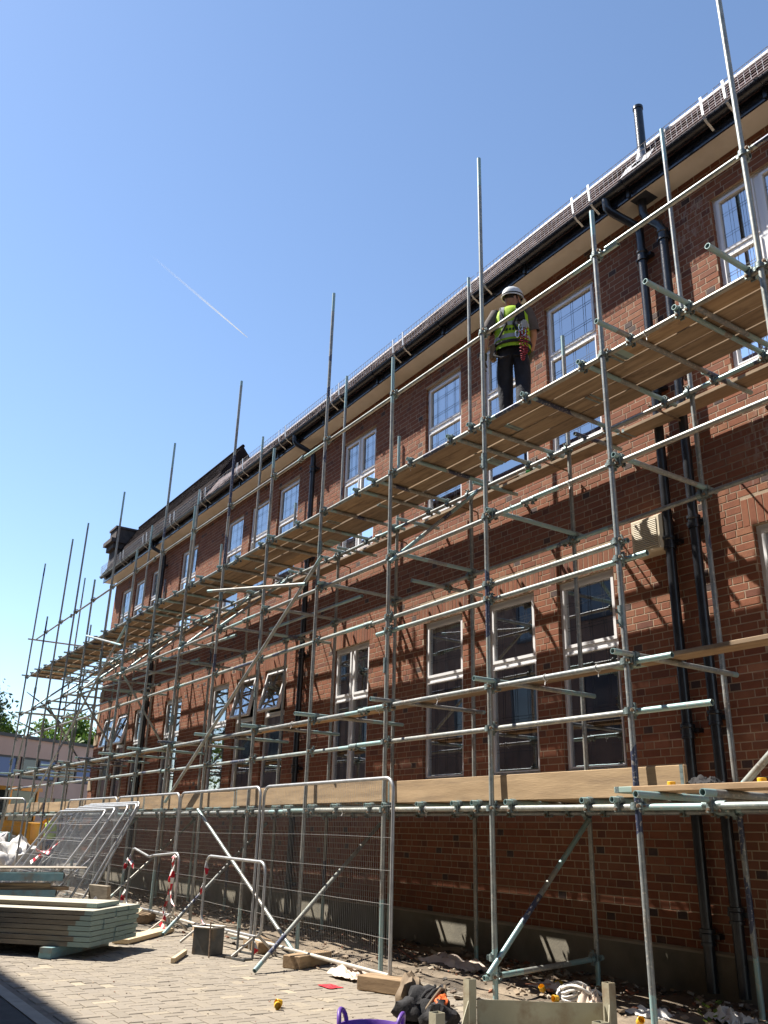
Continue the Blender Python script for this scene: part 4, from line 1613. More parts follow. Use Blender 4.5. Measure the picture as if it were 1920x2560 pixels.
    for (a, b) in (((-16.9, -1.45, 4.515), (-13.7, -1.30, 4.515)), ((-19.6, -1.15, 4.515), (-16.2, -0.95, 4.515)), ((-23.2, -1.5, 4.515), (-19.9, -1.2, 4.515)),
                   ((-26.3, -1.0, 4.515), (-22.6, -1.4, 4.515)), ((-20.6, -1.62, 4.515), (-17.4, -1.55, 4.515)), ((-12.9, -1.05, 4.515), (-10.1, -1.0, 4.515))):
        tube_between('pole', a, b, S)
    for i in (9, 11, 13):                # inner braces of the middle lift
        tube_between('brace', (STX[i] - 0.06, -0.68, 2.85), (STX[i] - 0.10, -1.80, 4.36), S)
    for i in (6, 8, 10, 12, 14):
        tube_between('brace', (STX[i] - 0.08, -1.80, 4.52), (STX[i] - 0.08, -0.68, 5.48), S)
    # return round the far corner
    for y in (0.75, 2.1):
        tube_between('standard', (-27.62, y, 0.02), (-27.62, y, 8.1 if y < 1 else 6.9), S)
    for z in (Z1, Z2, Z3, Z4, 6.62):
        tube_between('ledger', (-27.67, -2.0, z + 0.05), (-27.67, 2.5, z + 0.05), S)
    # ties to the wall
    for x in (-8.6, -12.6, -16.0, -20.4):
        tube_between('wall_tie', (x, -1.20, 4.37), (x, -0.04, 4.37), S)
        coup(x, YLB, 4.37)
    # plastic board ties
    tm = MB()
    pts = [(0, .031 * math.cos(a), .031 * math.sin(a)) for a in [k * 2 * math.pi / 10 for k in range(10)]]
    tm.path(pts, 0.004, 5, closed=True)
    tm.tube((0, 0, -.03), (.01, -.01, -.075), 0.003, 4)
    tme = tm.mesh('board_tie', ['whiteplastic'], 50)
    for x, z in ((-5.0, Z2), (-5.62, Z2), (-7.2, Z2), (-8.35, Z2), (-10.4, Z2), (-7.4, Z1), (-9.0, Z1), (-10.3, Z1), (-6.0, Z3), (-5.2, Z3), (-7.8, Z4), (-4.2, Z4), (-8.0, Z3)):
        put('board_tie', tme, S, (x, YLF, z), (RND.uniform(-.5, .5), 0, RND.uniform(-.3, .3)))
    return S


SCAF = make_scaffold()


# ------------------------------------------------------------------ site fence, barriers and materials on the ground
def fence_root(label, group, W=3.0, H=1.86, loc=(0, 0, 0), rz=0.0, haze=False):
    """Welded mesh panel in a round-cornered tube frame: local x along it, z up, origin at the left foot."""
    r = root('fence_panel', loc, label, 'fence panel', group, rz)
    fr = MB()
    R, c, b = 0.019, 0.13, 0.10
    pts = [(0, 0, 0.0), (0, 0, H - c)] + [(c - c * math.cos(a), 0, H - c + c * math.sin(a)) for a in [rad(15 * k) for k in range(1, 6)]] + \
          [(c, 0, H), (W - c, 0, H)] + [(W - c + c * math.sin(a), 0, H - c + c * math.cos(a)) for a in [rad(15 * k) for k in range(1, 6)]] + \
          [(W, 0, H - c), (W, 0, 0.0)]
    fr.path(pts, R, 10)
    put('frame', fr.mesh('frame', ['galv'], 50), r, local=True)
    bt = MB()
    bt.path([(0.018, 0, b), (W - 0.018, 0, b)], R * 1.02, 10)
    put('bottom_rail', bt.mesh('bottom_rail', ['galvdull'], 50), r, local=True)
    wv = MB()
    x = 0.03
    while x < W - 0.02:
        top = H
        if x < c:
            top = H - c + math.sqrt(max(0, c * c - (c - x) ** 2))
        if x > W - c:
            top = H - c + math.sqrt(max(0, c * c - (x - W + c) ** 2))
        wv.tube((x, -0.004, b), (x + RND.uniform(-.004, .004), -0.004, top), 0.0011, 3, cap=False)
        x += 0.038
    k = 0
    z = b + 0.30
    while z < H - 0.05:
        wv.path([(0.0, -0.008, z), (W * .33, -0.008 + RND.uniform(-.01, .01), z + RND.uniform(-.012, .012)), (W * .66, -0.008, z + RND.uniform(-.012, .012)), (W, -0.008, z)], 0.0026, 4, cap=False)
        z += 0.295
    put('wire_mesh', wv.mesh('wire_mesh', ['wire']), r, local=True)
    return r


def make_fences():
    P = [((-10.30, -2.22, 0.02), (-7.32, -2.29), 'site fence panel at the near end of the fence line, free at one side'),
         ((-13.42, -2.10, 0.02), (-10.36, -2.24), 'site fence panel behind the straight tube barrier'),
         ((-16.65, -2.06, 0.02), (-13.48, -2.10), 'site fence panel behind the bent tube barrier'),
         ((-19.9, -2.10, 0.02), (-16.70, -2.06), 'site fence panel at the far end of the fence line')]
    for (a, b, lab) in P:
        d = Vector((b[0] - a[0], b[1] - a[1]))
        fence_root(lab, 'standing site fence panels', d.length, 1.84, a, math.atan2(d.y, d.x))
    # panels leaning in a pile against the scaffold
    labs = ['leaning fence panel at the front of the pile, nearest the board stacks', 'leaning fence panel second from the front of the pile',
            'leaning fence panel in the middle of the pile', 'leaning fence panel second from the back of the pile', 'leaning fence panel at the back of the pile, against the scaffold']
    for k in range(5):
        x = -16.95 - 0.12 * k + (0.5 if k > 1 else 0)
        r = fence_root(labs[k], 'fence panels leaning in a pile', 2.85, 1.84, (x, -4.02 + 0.19 * k, 0.04), 0.03 * (k % 2))
        r.rotation_euler = (-rad(33 - 2.2 * k), 0, 0.02 * (k % 2))
    # a panel by the road at far left
    fence_root('fence panel standing by the white sheeting at far left', 'standing site fence panels', 2.6, 1.82, (-21.6, -4.35, 0.02), 0.5)
    # timber blocks under the fence
    bl = [((-8.98, -2.22, 0.0), 0.62, rad(-63), 'timber block under the fence beside the raking poles'),
          ((-7.25, -2.35, 0.0), 0.55, rad(22), 'timber block under the free end of the near fence panel'),
          ((-11.75, -2.28, 0.0), 0.70, rad(-20), 'timber block under the fence left of the metal box'),
          ((-14.0, -2.26, 0.0), 0.66, rad(-30), 'timber block under the fence behind the board stack'),
          ((-10.35, -2.12, 0.0), 0.75, rad(-12), 'timber block under the fence right of the metal box')]
    for p, L, a, lab in bl:
        mb = MB()
        mb.box(-L / 2, L / 2, -0.11, 0.11, 0.006, 0.125)
        o = mb.build('timber_block', 'timber', None, loc=p, rot=(0, 0, a))
        bv = o.modifiers.new('bev', 'BEVEL')
        bv.width = 0.006
        tag(o, lab, 'timber block', 'timber blocks carrying the fence')
    # two tube barriers
    def barrier(loc, W, H, label, bent, rz, y=0):
        r = root('barrier', loc, label, 'barrier', 'tube barriers in front of the fence', rz)
        c, R = 0.13, 0.018
        b = 0.20
        top = [(c, 0, H)] + ([(W * .40, 0, H - 0.10), (W * .5, 0, H - 0.075)] if bent else []) + [(W - c, 0, H - (0.02 if bent else 0.02))]
        pts = [(0, 0, b + c)] + [(0, 0, H - c)] + [(c - c * math.cos(a), 0, H - c + c * math.sin(a)) for a in [rad(22.5 * k) for k in range(1, 4)]] + top + \
              [(W - c + c * math.sin(a), 0, H - .02 - c + c * math.cos(a)) for a in [rad(22.5 * k) for k in range(1, 4)]] + [(W, 0, H - c - .02), (W, 0, b + c)] + \
              [(W - c + c * math.cos(a), 0, b + c - c * math.sin(a)) for a in [rad(22.5 * k) for k in range(1, 4)]] + [(W - c, 0, b), (c, 0, b)] + \
              [(c - c * math.sin(a), 0, b + c - c * math.cos(a)) for a in [rad(22.5 * k) for k in range(1, 4)]]
        fr = MB()
        fr.path(pts, R, 10, closed=True)
        put('frame', fr.mesh('frame', ['galv'], 50), r, local=True)
        for x in (0.10, W - 0.10):
            lg = MB()
            lg.path([(x, -0.30, 0.012), (x, -0.02, b + .01), (x, 0.02, b + .01), (x, 0.26, 0.012)], 0.016, 8)
            put('foot', lg.mesh('foot', ['galvdull'], 50), r, local=True)
        return r
    barrier((-11.42, -2.44, 0.0), 1.68, 1.015, 'straight tube barrier behind the metal box', False, rad(1))
    barrier((-14.55, -2.40, 0.0), 1.98, 1.03, 'bent tube barrier hung with red and white tape', True, rad(1))


make_fences()


def tape_piece(pts, label, wd=0.035):
    P = [Vector(p) for p in pts]
    vs, fs, al = [], [], []
    d = 0.0
    for i, p in enumerate(P):
        t = (P[min(i + 1, len(P) - 1)] - P[max(i - 1, 0)]).normalized()
        if i:
            d += (p - P[i - 1]).length
        s = t.cross(Vector((math.sin(i * 1.7), math.cos(i * 1.3), 0.4))).normalized() * wd
        n = t.cross(s).normalized() * 0.0012
        for q in (p - s + n, p + s + n, p + s - n, p - s - n):
            vs.append(q)
            al.append(d)
        if i:
            a, b = (i - 1) * 4, i * 4
            fs += [(a + k, a + (k + 1) % 4, b + (k + 1) % 4, b + k) for k in range(4)]
    mb = MB()
    mb.add(vs, fs)
    o = mb.build('barrier_tape', 'tape', smooth=50, attrs={'along': al})
    return tag(o, label, 'tape', 'scraps of red and white barrier tape')


def make_tape():
    tape_piece([(-12.58, -2.42, 0.98), (-12.60, -2.45, 0.93), (-12.50, -2.47, 0.97), (-12.55, -2.46, 0.90), (-12.60, -2.44, 0.84)], 'knot of tape on the corner of the bent barrier')
    tape_piece([(-12.58, -2.45, 0.80), (-12.57, -2.47, 0.66), (-12.61, -2.46, 0.52), (-12.62, -2.46, 0.40), (-12.66, -2.48, 0.30), (-12.6, -2.5, 0.22)], 'long tape streamer down the near leg of the bent barrier')
    tape_piece([(-12.50, -2.46, 0.86), (-12.46, -2.48, 0.70), (-12.48, -2.48, 0.52), (-12.38, -2.50, 0.42), (-12.28, -2.50, 0.36)], 'thin curling tape strand beside the bent barrier')
    tape_piece([(-12.62, -2.47, 0.24), (-12.50, -2.52, 0.16), (-12.58, -2.55, 0.12), (-12.40, -2.55, 0.07), (-12.36, -2.58, 0.03)], 'crumpled tape at the foot of the bent barrier')
    tape_piece([(-14.52, -2.42, 0.92), (-14.45, -2.45, 0.86), (-14.32, -2.45, 0.82), (-14.22, -2.45, 0.76)], 'tape tail flying from the far corner of the bent barrier')
    tape_piece([(-14.62, -2.42, 0.88), (-14.66, -2.44, 0.76), (-14.68, -2.46, 0.64)], 'tape strip hanging at the far leg of the bent barrier')
    tape_piece([(-14.58, -2.42, 0.42), (-14.62, -2.44, 0.30), (-14.60, -2.46, 0.16)], 'tape strip low on the far leg of the bent barrier')
    tape_piece([(-11.38, -2.46, 0.93), (-11.32, -2.47, 0.86), (-11.30, -2.47, 0.78)], 'short tape scrap under the corner of the straight barrier')
    tape_piece([(-11.36, -2.46, 0.18), (-11.30, -2.47, 0.24), (-11.22, -2.48, 0.20), (-11.26, -2.48, 0.12)], 'tape wrapped on the lower rail of the straight barrier')
    tape_piece([(-12.2, -2.12, 0.62), (-12.12, -2.16, 0.56), (-12.18, -2.17, 0.50)], 'tape scrap caught in the fence mesh between the barriers')
    tape_piece([(-9.78, -2.46, 0.14), (-9.70, -2.48, 0.09), (-9.76, -2.50, 0.04)], 'tape scrap at the near foot of the straight barrier')
    tape_piece([(-16.2, -3.55, 0.75), (-15.9, -3.45, 0.88), (-15.6, -3.38, 1.0), (-15.35, -3.28, 1.15)], 'long tape strip across the leaning fence panels', 0.03)
    tape_piece([(-16.3, -3.48, 0.95), (-15.95, -3.46, 0.93), (-15.5, -3.44, 0.92)], 'short level tape strip on the leaning fence panels', 0.03)
    tape_piece([(-20.4, -3.95, 1.3), (-20.45, -3.97, 0.95), (-20.42, -3.98, 0.6)], 'tape hanging on the far left fence panel', 0.03)


make_tape()


def make_stacks():
    # stack of thick boards on bearers: long axis u, end face v
    c0 = Vector((-10.30, -4.19, 0.0))
    u = Vector((-0.70, -0.72, 0)).normalized()
    v = Vector((-0.75, 0.66, 0)).normalized()
    v = (v - u * v.dot(u)).normalized()
    ang = math.atan2(u.y, u.x)
    wd, th, L = 0.292, 0.052, 2.6
    me_cache = {}

    def bm_mesh(L):
        if L in me_cache:
            return me_cache[L]
        mb = MB()
        mb.box(0, L, 0, wd - 0.012, 0, th - 0.007, skip='t')
        mb.add([(0, 0, th - .007), (L, 0, th - .007), (L, wd - .012, th - .007), (0, wd - .012, th - .007)], [(0, 1, 2, 3)], 1)
        al = [q[0] for q in mb.v]
        me = mb.mesh('stacked_board', ['deck', 'dulltop'], attrs={'along': al, 'along2': [L - a for a in al]})
        me_cache[L] = me
        return me
    sgn = -1 if Vector((-u.y, u.x, 0)).dot(v) < 0 else 1
    cols = 4
    n = 0
    names = ['nearest', 'second', 'third', 'farthest']
    for k in range(8):
        for j in range(cols):
            if k == 7 and j in (0, 3):
                continue
            if k == 7 and j == 3 and False:
                continue
            off = RND.uniform(-.012, .012) + (0.12 if k == 7 else 0)
            p = c0 + v * (j * wd + RND.uniform(-.008, .008)) + u * off
            z = 0.115 + k * th
            if sgn < 0:
                p = p + v * wd
            o = put('stacked_board', bm_mesh(L), None, (p.x, p.y, z), (0, 0, ang + RND.uniform(-.004, .004)))
            lay = ['bottom', 'second', 'third', 'fourth', 'fifth', 'sixth', 'seventh', 'top'][k]
            tag(o, 'teal ended board in the stack on the pavers, %s layer, %s column' % (lay, names[j]), 'board', 'boards stacked on the pavers')
            n += 1
    for q, lab in ((0.42, 'teal bearer under the near end of the board stack'), (1.75, 'teal bearer under the far end of the board stack')):
        for h in (0, 1):
            mb = MB()
            mb.box(-0.07, 0.07, -0.12, 1.20, 0.0, 0.052)
            p = c0 + u * q
            o = mb.build('bearer', 'teal', None, loc=(p.x + 0.01 * h, p.y, 0.004 + h * 0.054), rot=(0, 0, ang + (0 if sgn > 0 else math.pi)))
            tag(o, lab + (', lower piece' if h == 0 else ', upper piece'), 'bearer', 'bearers under the board stack')
    # ladder beams piled behind
    u2 = Vector((-0.12, -1.0, 0)).normalized()
    a2 = math.atan2(u2.y, u2.x)

    def ladder_beam(loc, L, label, tw=0.0):
        r = root('ladder_beam', loc, label, 'ladder beam', 'teal ladder beams piled behind the board stack', a2 + tw)
        for y in (0.0, 0.30):
            mb = MB()
            mb.box(0, L, y - 0.022, y + 0.022, 0, 0.10)
            put('chord', mb.mesh('chord', ['teal']), r, local=True)
        for i in range(int(L / 0.28)):
            mb = MB()
            mb.tube((0.12 + i * 0.28, 0.022, 0.045), (0.12 + i * 0.28, 0.278, 0.045), 0.014, 8)
            put('rung', mb.mesh('rung', ['oldtimber'], 50), r, local=True)
        hk = MB()
        hk.path([(0.05, 0, 0.08), (-0.03, 0, 0.10), (-0.06, 0, 0.06), (-0.05, 0, 0.01)], 0.012, 6)
        put('end_hook', hk.mesh('end_hook', ['darksteel'], 50), r, local=True)
        return r
    # positions lie on the line of sight worked out from the photograph
    ladder_beam((-13.60, -3.72, 0.62), 2.8, 'topmost teal ladder beam of the pile')
    ladder_beam((-13.66, -3.78, 0.40), 2.8, 'second teal ladder beam of the pile, with boards above it', 0.01)
    ladder_beam((-13.58, -3.80, 0.22), 2.8, 'third teal ladder beam of the pile', -0.02)
    ladder_beam((-13.60, -3.66, 0.06), 2.8, 'lowest teal ladder beam of the pile', 0.02)
    # timbers between and a sheet on top
    for k, (z, y0, L, lab) in enumerate(((0.49, -3.62, 1.9, 'brown timber between the upper ladder beams'), (0.535, -3.86, 2.0, 'brown timber beside the upper ladder beams'),
                                        (0.315, -3.70, 2.1, 'brown timber between the lower ladder beams'), (0.155, -3.60, 2.1, 'brown timber low in the ladder beam pile'))):
        mb = MB()
        mb.box(0, L, -0.13, 0.13, 0, 0.045)
        o = mb.build('timber', 'timber', None, loc=(-13.52, y0, z), rot=(0, 0, a2 + 0.05 * (-1) ** k))
        tag(o, lab, 'timber', 'timbers in the ladder beam pile')
    mb = MB()                                   # corrugated sheet
    nx = 34
    vs = []
    for i in range(nx + 1):
        x = -0.05 + i * 0.026
        vs += [(x, 0, 0.012 * math.sin(i * 1.57)), (x, -1.9, 0.012 * math.sin(i * 1.57))]
    vs2 = [(a[0], a[1], a[2] + 0.002) for a in vs]
    fs = [(2 * i, 2 * i + 1, 2 * i + 3, 2 * i + 2) for i in range(nx)]
    mb.add(vs, fs)
    mb.add(vs2, fs)
    o = mb.build('corrugated_sheet', surf('sheet_grey_tan', (0.42, 0.36, 0.29), (0.55, 0.48, 0.39), 5, 0.7, bmp=0.2), None, loc=(-14.35, -3.42, 0.755), rot=(0.0, -0.03, 0.06))
    tag(o, 'corrugated sheet lying on top of the ladder beam pile', 'sheet')
    for k, (loc, sz, rot, mt, lab) in enumerate((
            ((-13.05, -3.05, 0.16), (0.62, 0.5, 0.018), (0.5, 0.05, 0.7), 'palewood', 'plywood offcut propped between the stacks and the fence'),
            ((-13.5, -3.15, 0.40), (0.5, 0.06, 0.30), (0.1, 0.0, 0.25), 'oldtimber', 'grey plywood piece on edge beside the ladder beams'),
            ((-12.0, -2.95, 0.035), (1.5, 0.22, 0.05), (0, 0, rad(-42)), 'palewood', 'pale board lying on the pavers beside the board stack'),
            ((-9.98, -3.27, 0.03), (0.72, 0.045, 0.05), (0, 0, rad(-32)), 'palewood', 'short timber batten lying alone on the pavers'))):
        mb = MB()
        mb.obox((0, 0, 0), sz)
        o = mb.build('timber_offcut', mt, None, loc=loc, rot=rot)
        bv = o.modifiers.new('bev', 'BEVEL')
        bv.width = 0.003
        tag(o, lab, 'timber')


make_stacks()


def make_metal_box():
    r = root('metal_box', (-10.22, -2.84, 0.0), 'dark open sheet metal box standing on the pavers', 'box', rz=rad(28))
    W, D, H, t = 0.27, 0.22, 0.29, 0.008
    mb = MB()
    mb.box(-W / 2, W / 2, -D / 2, -D / 2 + t, 0.004, H)
    mb.box(-W / 2, W / 2, D / 2 - t, D / 2, 0.004, H)
    mb.box(-W / 2, -W / 2 + t, -D / 2 + t, D / 2 - t, 0.004, H)
    mb.box(W / 2 - t, W / 2, -D / 2 + t, D / 2 - t, 0.004, H)
    mb.box(-W / 2 + t, W / 2 - t, -D / 2 + t, D / 2 - t, 0.004, 0.02)
    put('shell', mb.mesh('shell', ['darksteel']), r, local=True)
    mb = MB()
    for (a, b) in (((-W / 2 - .01, -D / 2 - .01), (W / 2 + .01, -D / 2 - .01)), ((W / 2 + .01, -D / 2 - .01), (W / 2 + .01, D / 2 + .01)),
                   ((W / 2 + .01, D / 2 + .01), (-W / 2 - .01, D / 2 + .01)), ((-W / 2 - .01, D / 2 + .01), (-W / 2 - .01, -D / 2 - .01))):
        mb.tube((a[0], a[1], H), (b[0], b[1], H), 0.011, 6)
    put('rim', mb.mesh('rim', ['galvdull'], 50), r, local=True)
    mb = MB()
    mb.tube((W / 2 + 0.10, -0.26, 0.008), (W / 2 + .03, -0.19, 0.36), 0.008, 6)
    put('prop_rod', mb.mesh('prop_rod', ['rust'], 50), r, local=True)
    fr = root('steel_frame', (-9.90, -2.62, 0.0), 'dark angle iron frame beside the metal box', 'frame', rz=rad(10))
    for (a, b) in (((0, 0, .01), (0, 0, .30)), ((0.30, 0, .01), (0.30, 0, .24)), ((0, 0, .06), (.30, 0, .06)), ((-.05, -.15, .012), (.36, -.15, .012)), ((0, -.15, .012), (0, 0, .012)), ((.30, -.15, .012), (.30, 0, .012))):
        mb = MB()
        d = Vector(b) - Vector(a)
        mb.obox((Vector(a) + Vector(b)) / 2, (d.length, 0.020, 0.020), d.to_track_quat('X', 'Z').to_matrix())
        put('bar', mb.mesh('bar', ['darksteel']), fr, local=True)


make_metal_box()


def blob_mesh(seed, sx, sy, sz, mat, n=3, rough=0.35, flat=True, sub=3):
    """Crumpled closed lump."""
    bm = bmesh.new()
    bmesh.ops.create_icosphere(bm, subdivisions=sub, radius=1.0)
    for v_ in bm.verts:
        p = v_.co.copy()
        k = 1.0 + rough * mnoise.noise(p * 1.7 + Vector((seed, 0, 0))) + rough * 0.6 * mnoise.noise(p * 4.1 + Vector((0, seed, 0)))
        v_.co = Vector((p.x * sx * k, p.y * sy * k, max(p.z, -0.55 if flat else -2) * sz * k))
    me = bpy.data.meshes.new('lump')
    bm.to_mesh(me)
    bm.free()
    me.materials.append(M[mat] if isinstance(mat, str) else mat)
    me.polygons.foreach_set('use_smooth', [True] * len(me.polygons))
    me.set_sharp_from_angle(angle=rad(50))
    return me


def crumple(name, c, sx, sy, h, mat, label, cat, group=None, seed=1.0, n=18, fine=0.35):
    """A crumpled sheet lying on the ground: a thin closed skin."""
    vs, fs = [], []
    for j in range(n + 1):
        for i in range(n + 1):
            a, b = (i / n - .5) * 2, (j / n - .5) * 2
            edge = 1 + 0.25 * mnoise.noise(Vector((a * 1.5 + seed, b * 1.5, seed)))
            e = max(0.0, 1 - max(abs(a), abs(b)) ** 3)
            z = h * (0.15 + e * (0.55 + 0.9 * mnoise.noise(Vector((a * 2.4, b * 2.4, seed * 3))))) + h * fine * mnoise.noise(Vector((a * 7, b * 7, seed)))
            vs.append((c[0] + a * sx * edge, c[1] + b * sy * edge, c[2] + max(0.004, z)))
    m = len(vs)
    vs += [(x, y, z - 0.003) for x, y, z in vs]
    for j in range(n):
        for i in range(n):
            a = j * (n + 1) + i
            fs.append((a, a + 1, a + n + 2, a + n + 1))
            fs.append((m + a, m + a + n + 1, m + a + n + 2, m + a + 1))
    mb = MB()
    mb.add(vs, fs)
    return tag(mb.build(name, mat, smooth=35), label, cat, group)


def make_litter():
    # steel stillage at the bottom edge
    P = [Vector((-5.23, -3.05, 0)), Vector((-4.70, -2.25, 0)), Vector((-3.75, -3.35, 0)), Vector((-4.35, -4.00, 0))]
    r = root('stillage', (-4.5, -3.2, 0), 'rust stained steel stillage with four posts at the bottom edge', 'stillage')
    for p in P:
        mb = MB()
        s, t = 0.032, 0.004
        mb.box(p.x - s, p.x + s, p.y - s, p.y - s + t, 0.0, 0.41)
        mb.box(p.x - s, p.x + s, p.y + s - t, p.y + s, 0.0, 0.41)
        mb.box(p.x - s, p.x - s + t, p.y - s + t, p.y + s - t, 0.0, 0.41)
        mb.box(p.x + s - t, p.x + s, p.y - s + t, p.y + s - t, 0.0, 0.41)
        mb.build('post', 'rustysteel', r)

    def plate(a, b, prof, mat='rustysteel'):
        d = (b - a)
        L = d.length
        d.normalize()
        nrm = Vector((-d.y, d.x, 0)) * 0.003
        mb = MB()
        pts = [a + d * (L * f) + Vector((0, 0, z)) for f, z in prof]
        n = len(pts)
        mb.add([p + nrm for p in pts] + [p - nrm for p in pts], [tuple(range(n)), tuple(range(2 * n - 1, n - 1, -1))] + [(k, n + k, n + (k + 1) % n, (k + 1) % n) for k in range(n)])
        mb.build('side_plate', mat, r)
    plate(P[0], P[1], [(0.05, 0.05), (0.95, 0.05), (0.95, 0.285), (0.6, 0.28), (0.3, 0.286), (0.05, 0.283)])
    plate(P[0], P[3], [(0.05, 0.05), (0.95, 0.05), (0.95, 0.16), (0.5, 0.165), (0.3, 0.19), (0.18, 0.24), (0.05, 0.285)])
    plate(P[1], P[2], [(0.05, 0.05), (0.95, 0.05), (0.95, 0.20), (0.5, 0.18), (0.25, 0.22), (0.05, 0.285)])
    mb = MB()
    mb.add([(p.x, p.y, 0.06) for p in P] + [(p.x, p.y, 0.05) for p in P], [(0, 1, 2, 3), (7, 6, 5, 4)])
    mb.build('floor_plate', 'rustysteel', r)
    # purple rubber bucket
    b = root('bucket', (-4.80, -4.14, 0.0), 'purple rubber trug at the bottom edge beside the tool bag', 'bucket')
    mb = MB()
    mb.lathe([(0.001, 0.012), (0.135, 0.012), (0.14, 0.03), (0.182, 0.265), (0.192, 0.275), (0.192, 0.283), (0.184, 0.283), (0.176, 0.265), (0.132, 0.04), (0.001, 0.03)], n=32)
    put('tub', mb.mesh('tub', ['purple'], 40), b, local=True)
    for a in (rad(42), rad(222)):
        mb = MB()
        pts = []
        for k in range(11):
            t = math.pi * k / 10
            aa = a + 0.42 * math.cos(t)
            pts.append((0.188 * math.cos(aa), 0.188 * math.sin(aa), 0.27 + 0.085 * math.sin(t)))
        mb.path(pts, 0.014, 8)
        put('handle', mb.mesh('handle', ['purple'], 60), b, local=True)
    # tool bag and harness heap
    t = root('tool_bag', (-6.05, -2.82, 0.0), 'heap of black tool bag and harness with an orange pouch', 'bag')
    for k, (x, y, z, sx, sy, sz, mt, nm) in enumerate((
            (-0.02, 0.0, 0.09, .17, .16, .14, 'blackcloth', 'bag_body'), (-0.24, 0.02, 0.13, .10, .13, .15, 'browncloth', 'brown_pouch'),
            (0.22, -0.02, 0.07, .13, .11, .10, 'blackcloth', 'bag_body'), (0.17, 0.02, 0.15, .10, .055, .05, 'orange', 'orange_pouch'),
            (-0.02, -0.14, 0.08, .12, .10, .10, 'blackcloth', 'side_pocket'))):
        put(nm, blob_mesh(k * 3.7 + 1, sx, sy, sz, mt, rough=0.45), t, (x, y, z), (0.2 * (k % 3 - 1), 0.1, k * 0.8), local=True)
    for k in range(7):
        mb = MB()
        a = k * 0.9
        pts = [(0.20 * math.cos(a + q * .5) * (1 - q * .12) - .02, 0.15 * math.sin(a + q * .6), 0.10 + 0.14 * math.sin(q * 0.8 + k)) for q in range(6)]
        mb.path(pts, 0.012, 6)
        put('webbing_strap', mb.mesh('webbing_strap', ['blackcloth' if k % 3 else 'browncloth'], 60), t, local=True)
    # plastic sheets
    crumple('plastic_sheet', (-8.05, -0.95, 0.05), .48, .16, .10, 'pinkplastic', 'crumpled pale plastic sheet on the dirt near the fence end', 'plastic sheet', seed=2.3)
    crumple('plastic_sheet', (-8.05, -2.25, 0.02), .26, .14, .09, 'pinkplastic', 'crumpled pale plastic beside the fence end block', 'plastic sheet', seed=5.1)
    crumple('plastic_sheet', (-5.25, -1.18, 0.04), .20, .10, .06, 'whiteplastic', 'white plastic bag at the foot of the near standard', 'plastic sheet', seed=8.4)
    crumple('plastic_sheet', (-4.78, -0.86, 0.05), .16, .12, .10, 'whiteplastic', 'crumpled clear plastic by the wall at lower right', 'plastic sheet', seed=3.3)
    crumple('plastic_sheet', (-6.5, -1.05, 0.05), .22, .10, .06, 'pinkplastic', 'thin crumpled plastic between the near standards', 'plastic sheet', seed=6.6)
    crumple('paper_scrap', (-5.75, -1.35, 0.05), .09, .08, .12, 'pinkplastic', 'crumpled brown paper behind the stillage', 'paper', seed=9.1)
    crumple('red_cloth', (-7.72, -2.68, 0.004), .11, .07, .012, 'red', 'flat red scrap on the pavers near the fence end', 'scrap', seed=1.5)
    crumple('debris_sheet', (-13.2, -3.35, 0.02), .20, .20, .34, 'whiteplastic', 'white sheeting scrap behind the plywood by the leaning panels', 'sheeting', seed=4.4)
    # cable coil
    mb = MB()
    for k in range(5):
        pts = [(-5.98 + (0.12 + .010 * k) * math.cos(a) + .02 * k, -1.35 + 0.085 * math.sin(a), 0.07 + 0.022 * k + 0.03 * math.sin(2 * a + k)) for a in [q * 2 * math.pi / 18 for q in range(18)]]
        mb.path(pts, 0.013, 6, closed=True)
    mb.path([(-5.85, -1.3, .12), (-5.75, -1.28, .16), (-5.68, -1.22, .10), (-5.62, -1.2, .05)], 0.013, 6)
    tag(mb.build('cable_coil', 'whiteplastic', smooth=60), 'coil of white cable on the dirt behind the near standard', 'cable')
    # yellow end caps
    cap = MB()
    cap.lathe([(0.0, 0.0), (0.028, 0.0), (0.028, 0.045), (0.025, 0.048), (0.025, 0.006), (0.0, 0.006)], n=14)
    cme = cap.mesh('yellow_cap', ['yellow'], 40)
    for loc, rot, lab in (((-7.02, -3.56, 0.03), (1.3, 0.4, 0), 'yellow end cap on the open pavers, left of a pair'),
                          ((-6.96, -3.62, 0.03), (1.5, -.3, 1.2), 'yellow end cap on the open pavers, right of a pair'),
                          ((-12.18, -2.62, 0.01), (1.4, 0, 0.5), 'yellow end cap at the foot of a raking pole'),
                          ((-6.6, -0.85, 0.07), (1.2, 0.5, 0), 'yellow end cap in the shaded dirt left of the near back standard'),
                          ((-6.38, -1.28, 0.07), (0.6, 0.2, 0), 'yellow end cap in the dirt under the low tie'),
                          ((-5.0, -1.62, 0.07), (0.4, 0.9, 0), 'yellow end cap behind the stillage post'),
                          ((-6.0, -1.48, 0.07), (1.4, 0, 0), 'yellow end cap beside the cable coil'),
                          ((-3.98, -2.30, 1.665), (0, 0, 0), 'yellow cap standing on the outer board, left of two'),
                          ((-3.30, -2.30, 1.665), (0, 0, 0), 'yellow cap standing on the outer board, right of two')):
        o = put('yellow_cap', cme, None, loc, rot)
        tag(o, lab, 'cap', 'yellow plastic caps')
    # bottle on the inside board
    bt = root('plastic_bottle', (-7.35, -0.24, 5.640), 'clear plastic bottle with green label on the inside board', 'bottle')
    mb = MB()
    mb.lathe([(0.0, 0.0), (0.05, 0.0), (0.053, 0.02), (0.053, 0.2), (0.02, 0.27), (0.016, 0.30), (0, 0.30)], n=16)
    put('body', mb.mesh('body', ['clear'], 40), bt, (0.12, 0, 0.055), (0, -math.pi / 2, 0.2), local=True)
    mb = MB()
    mb.lathe([(0.0545, 0.07), (0.0545, 0.16)], n=16)
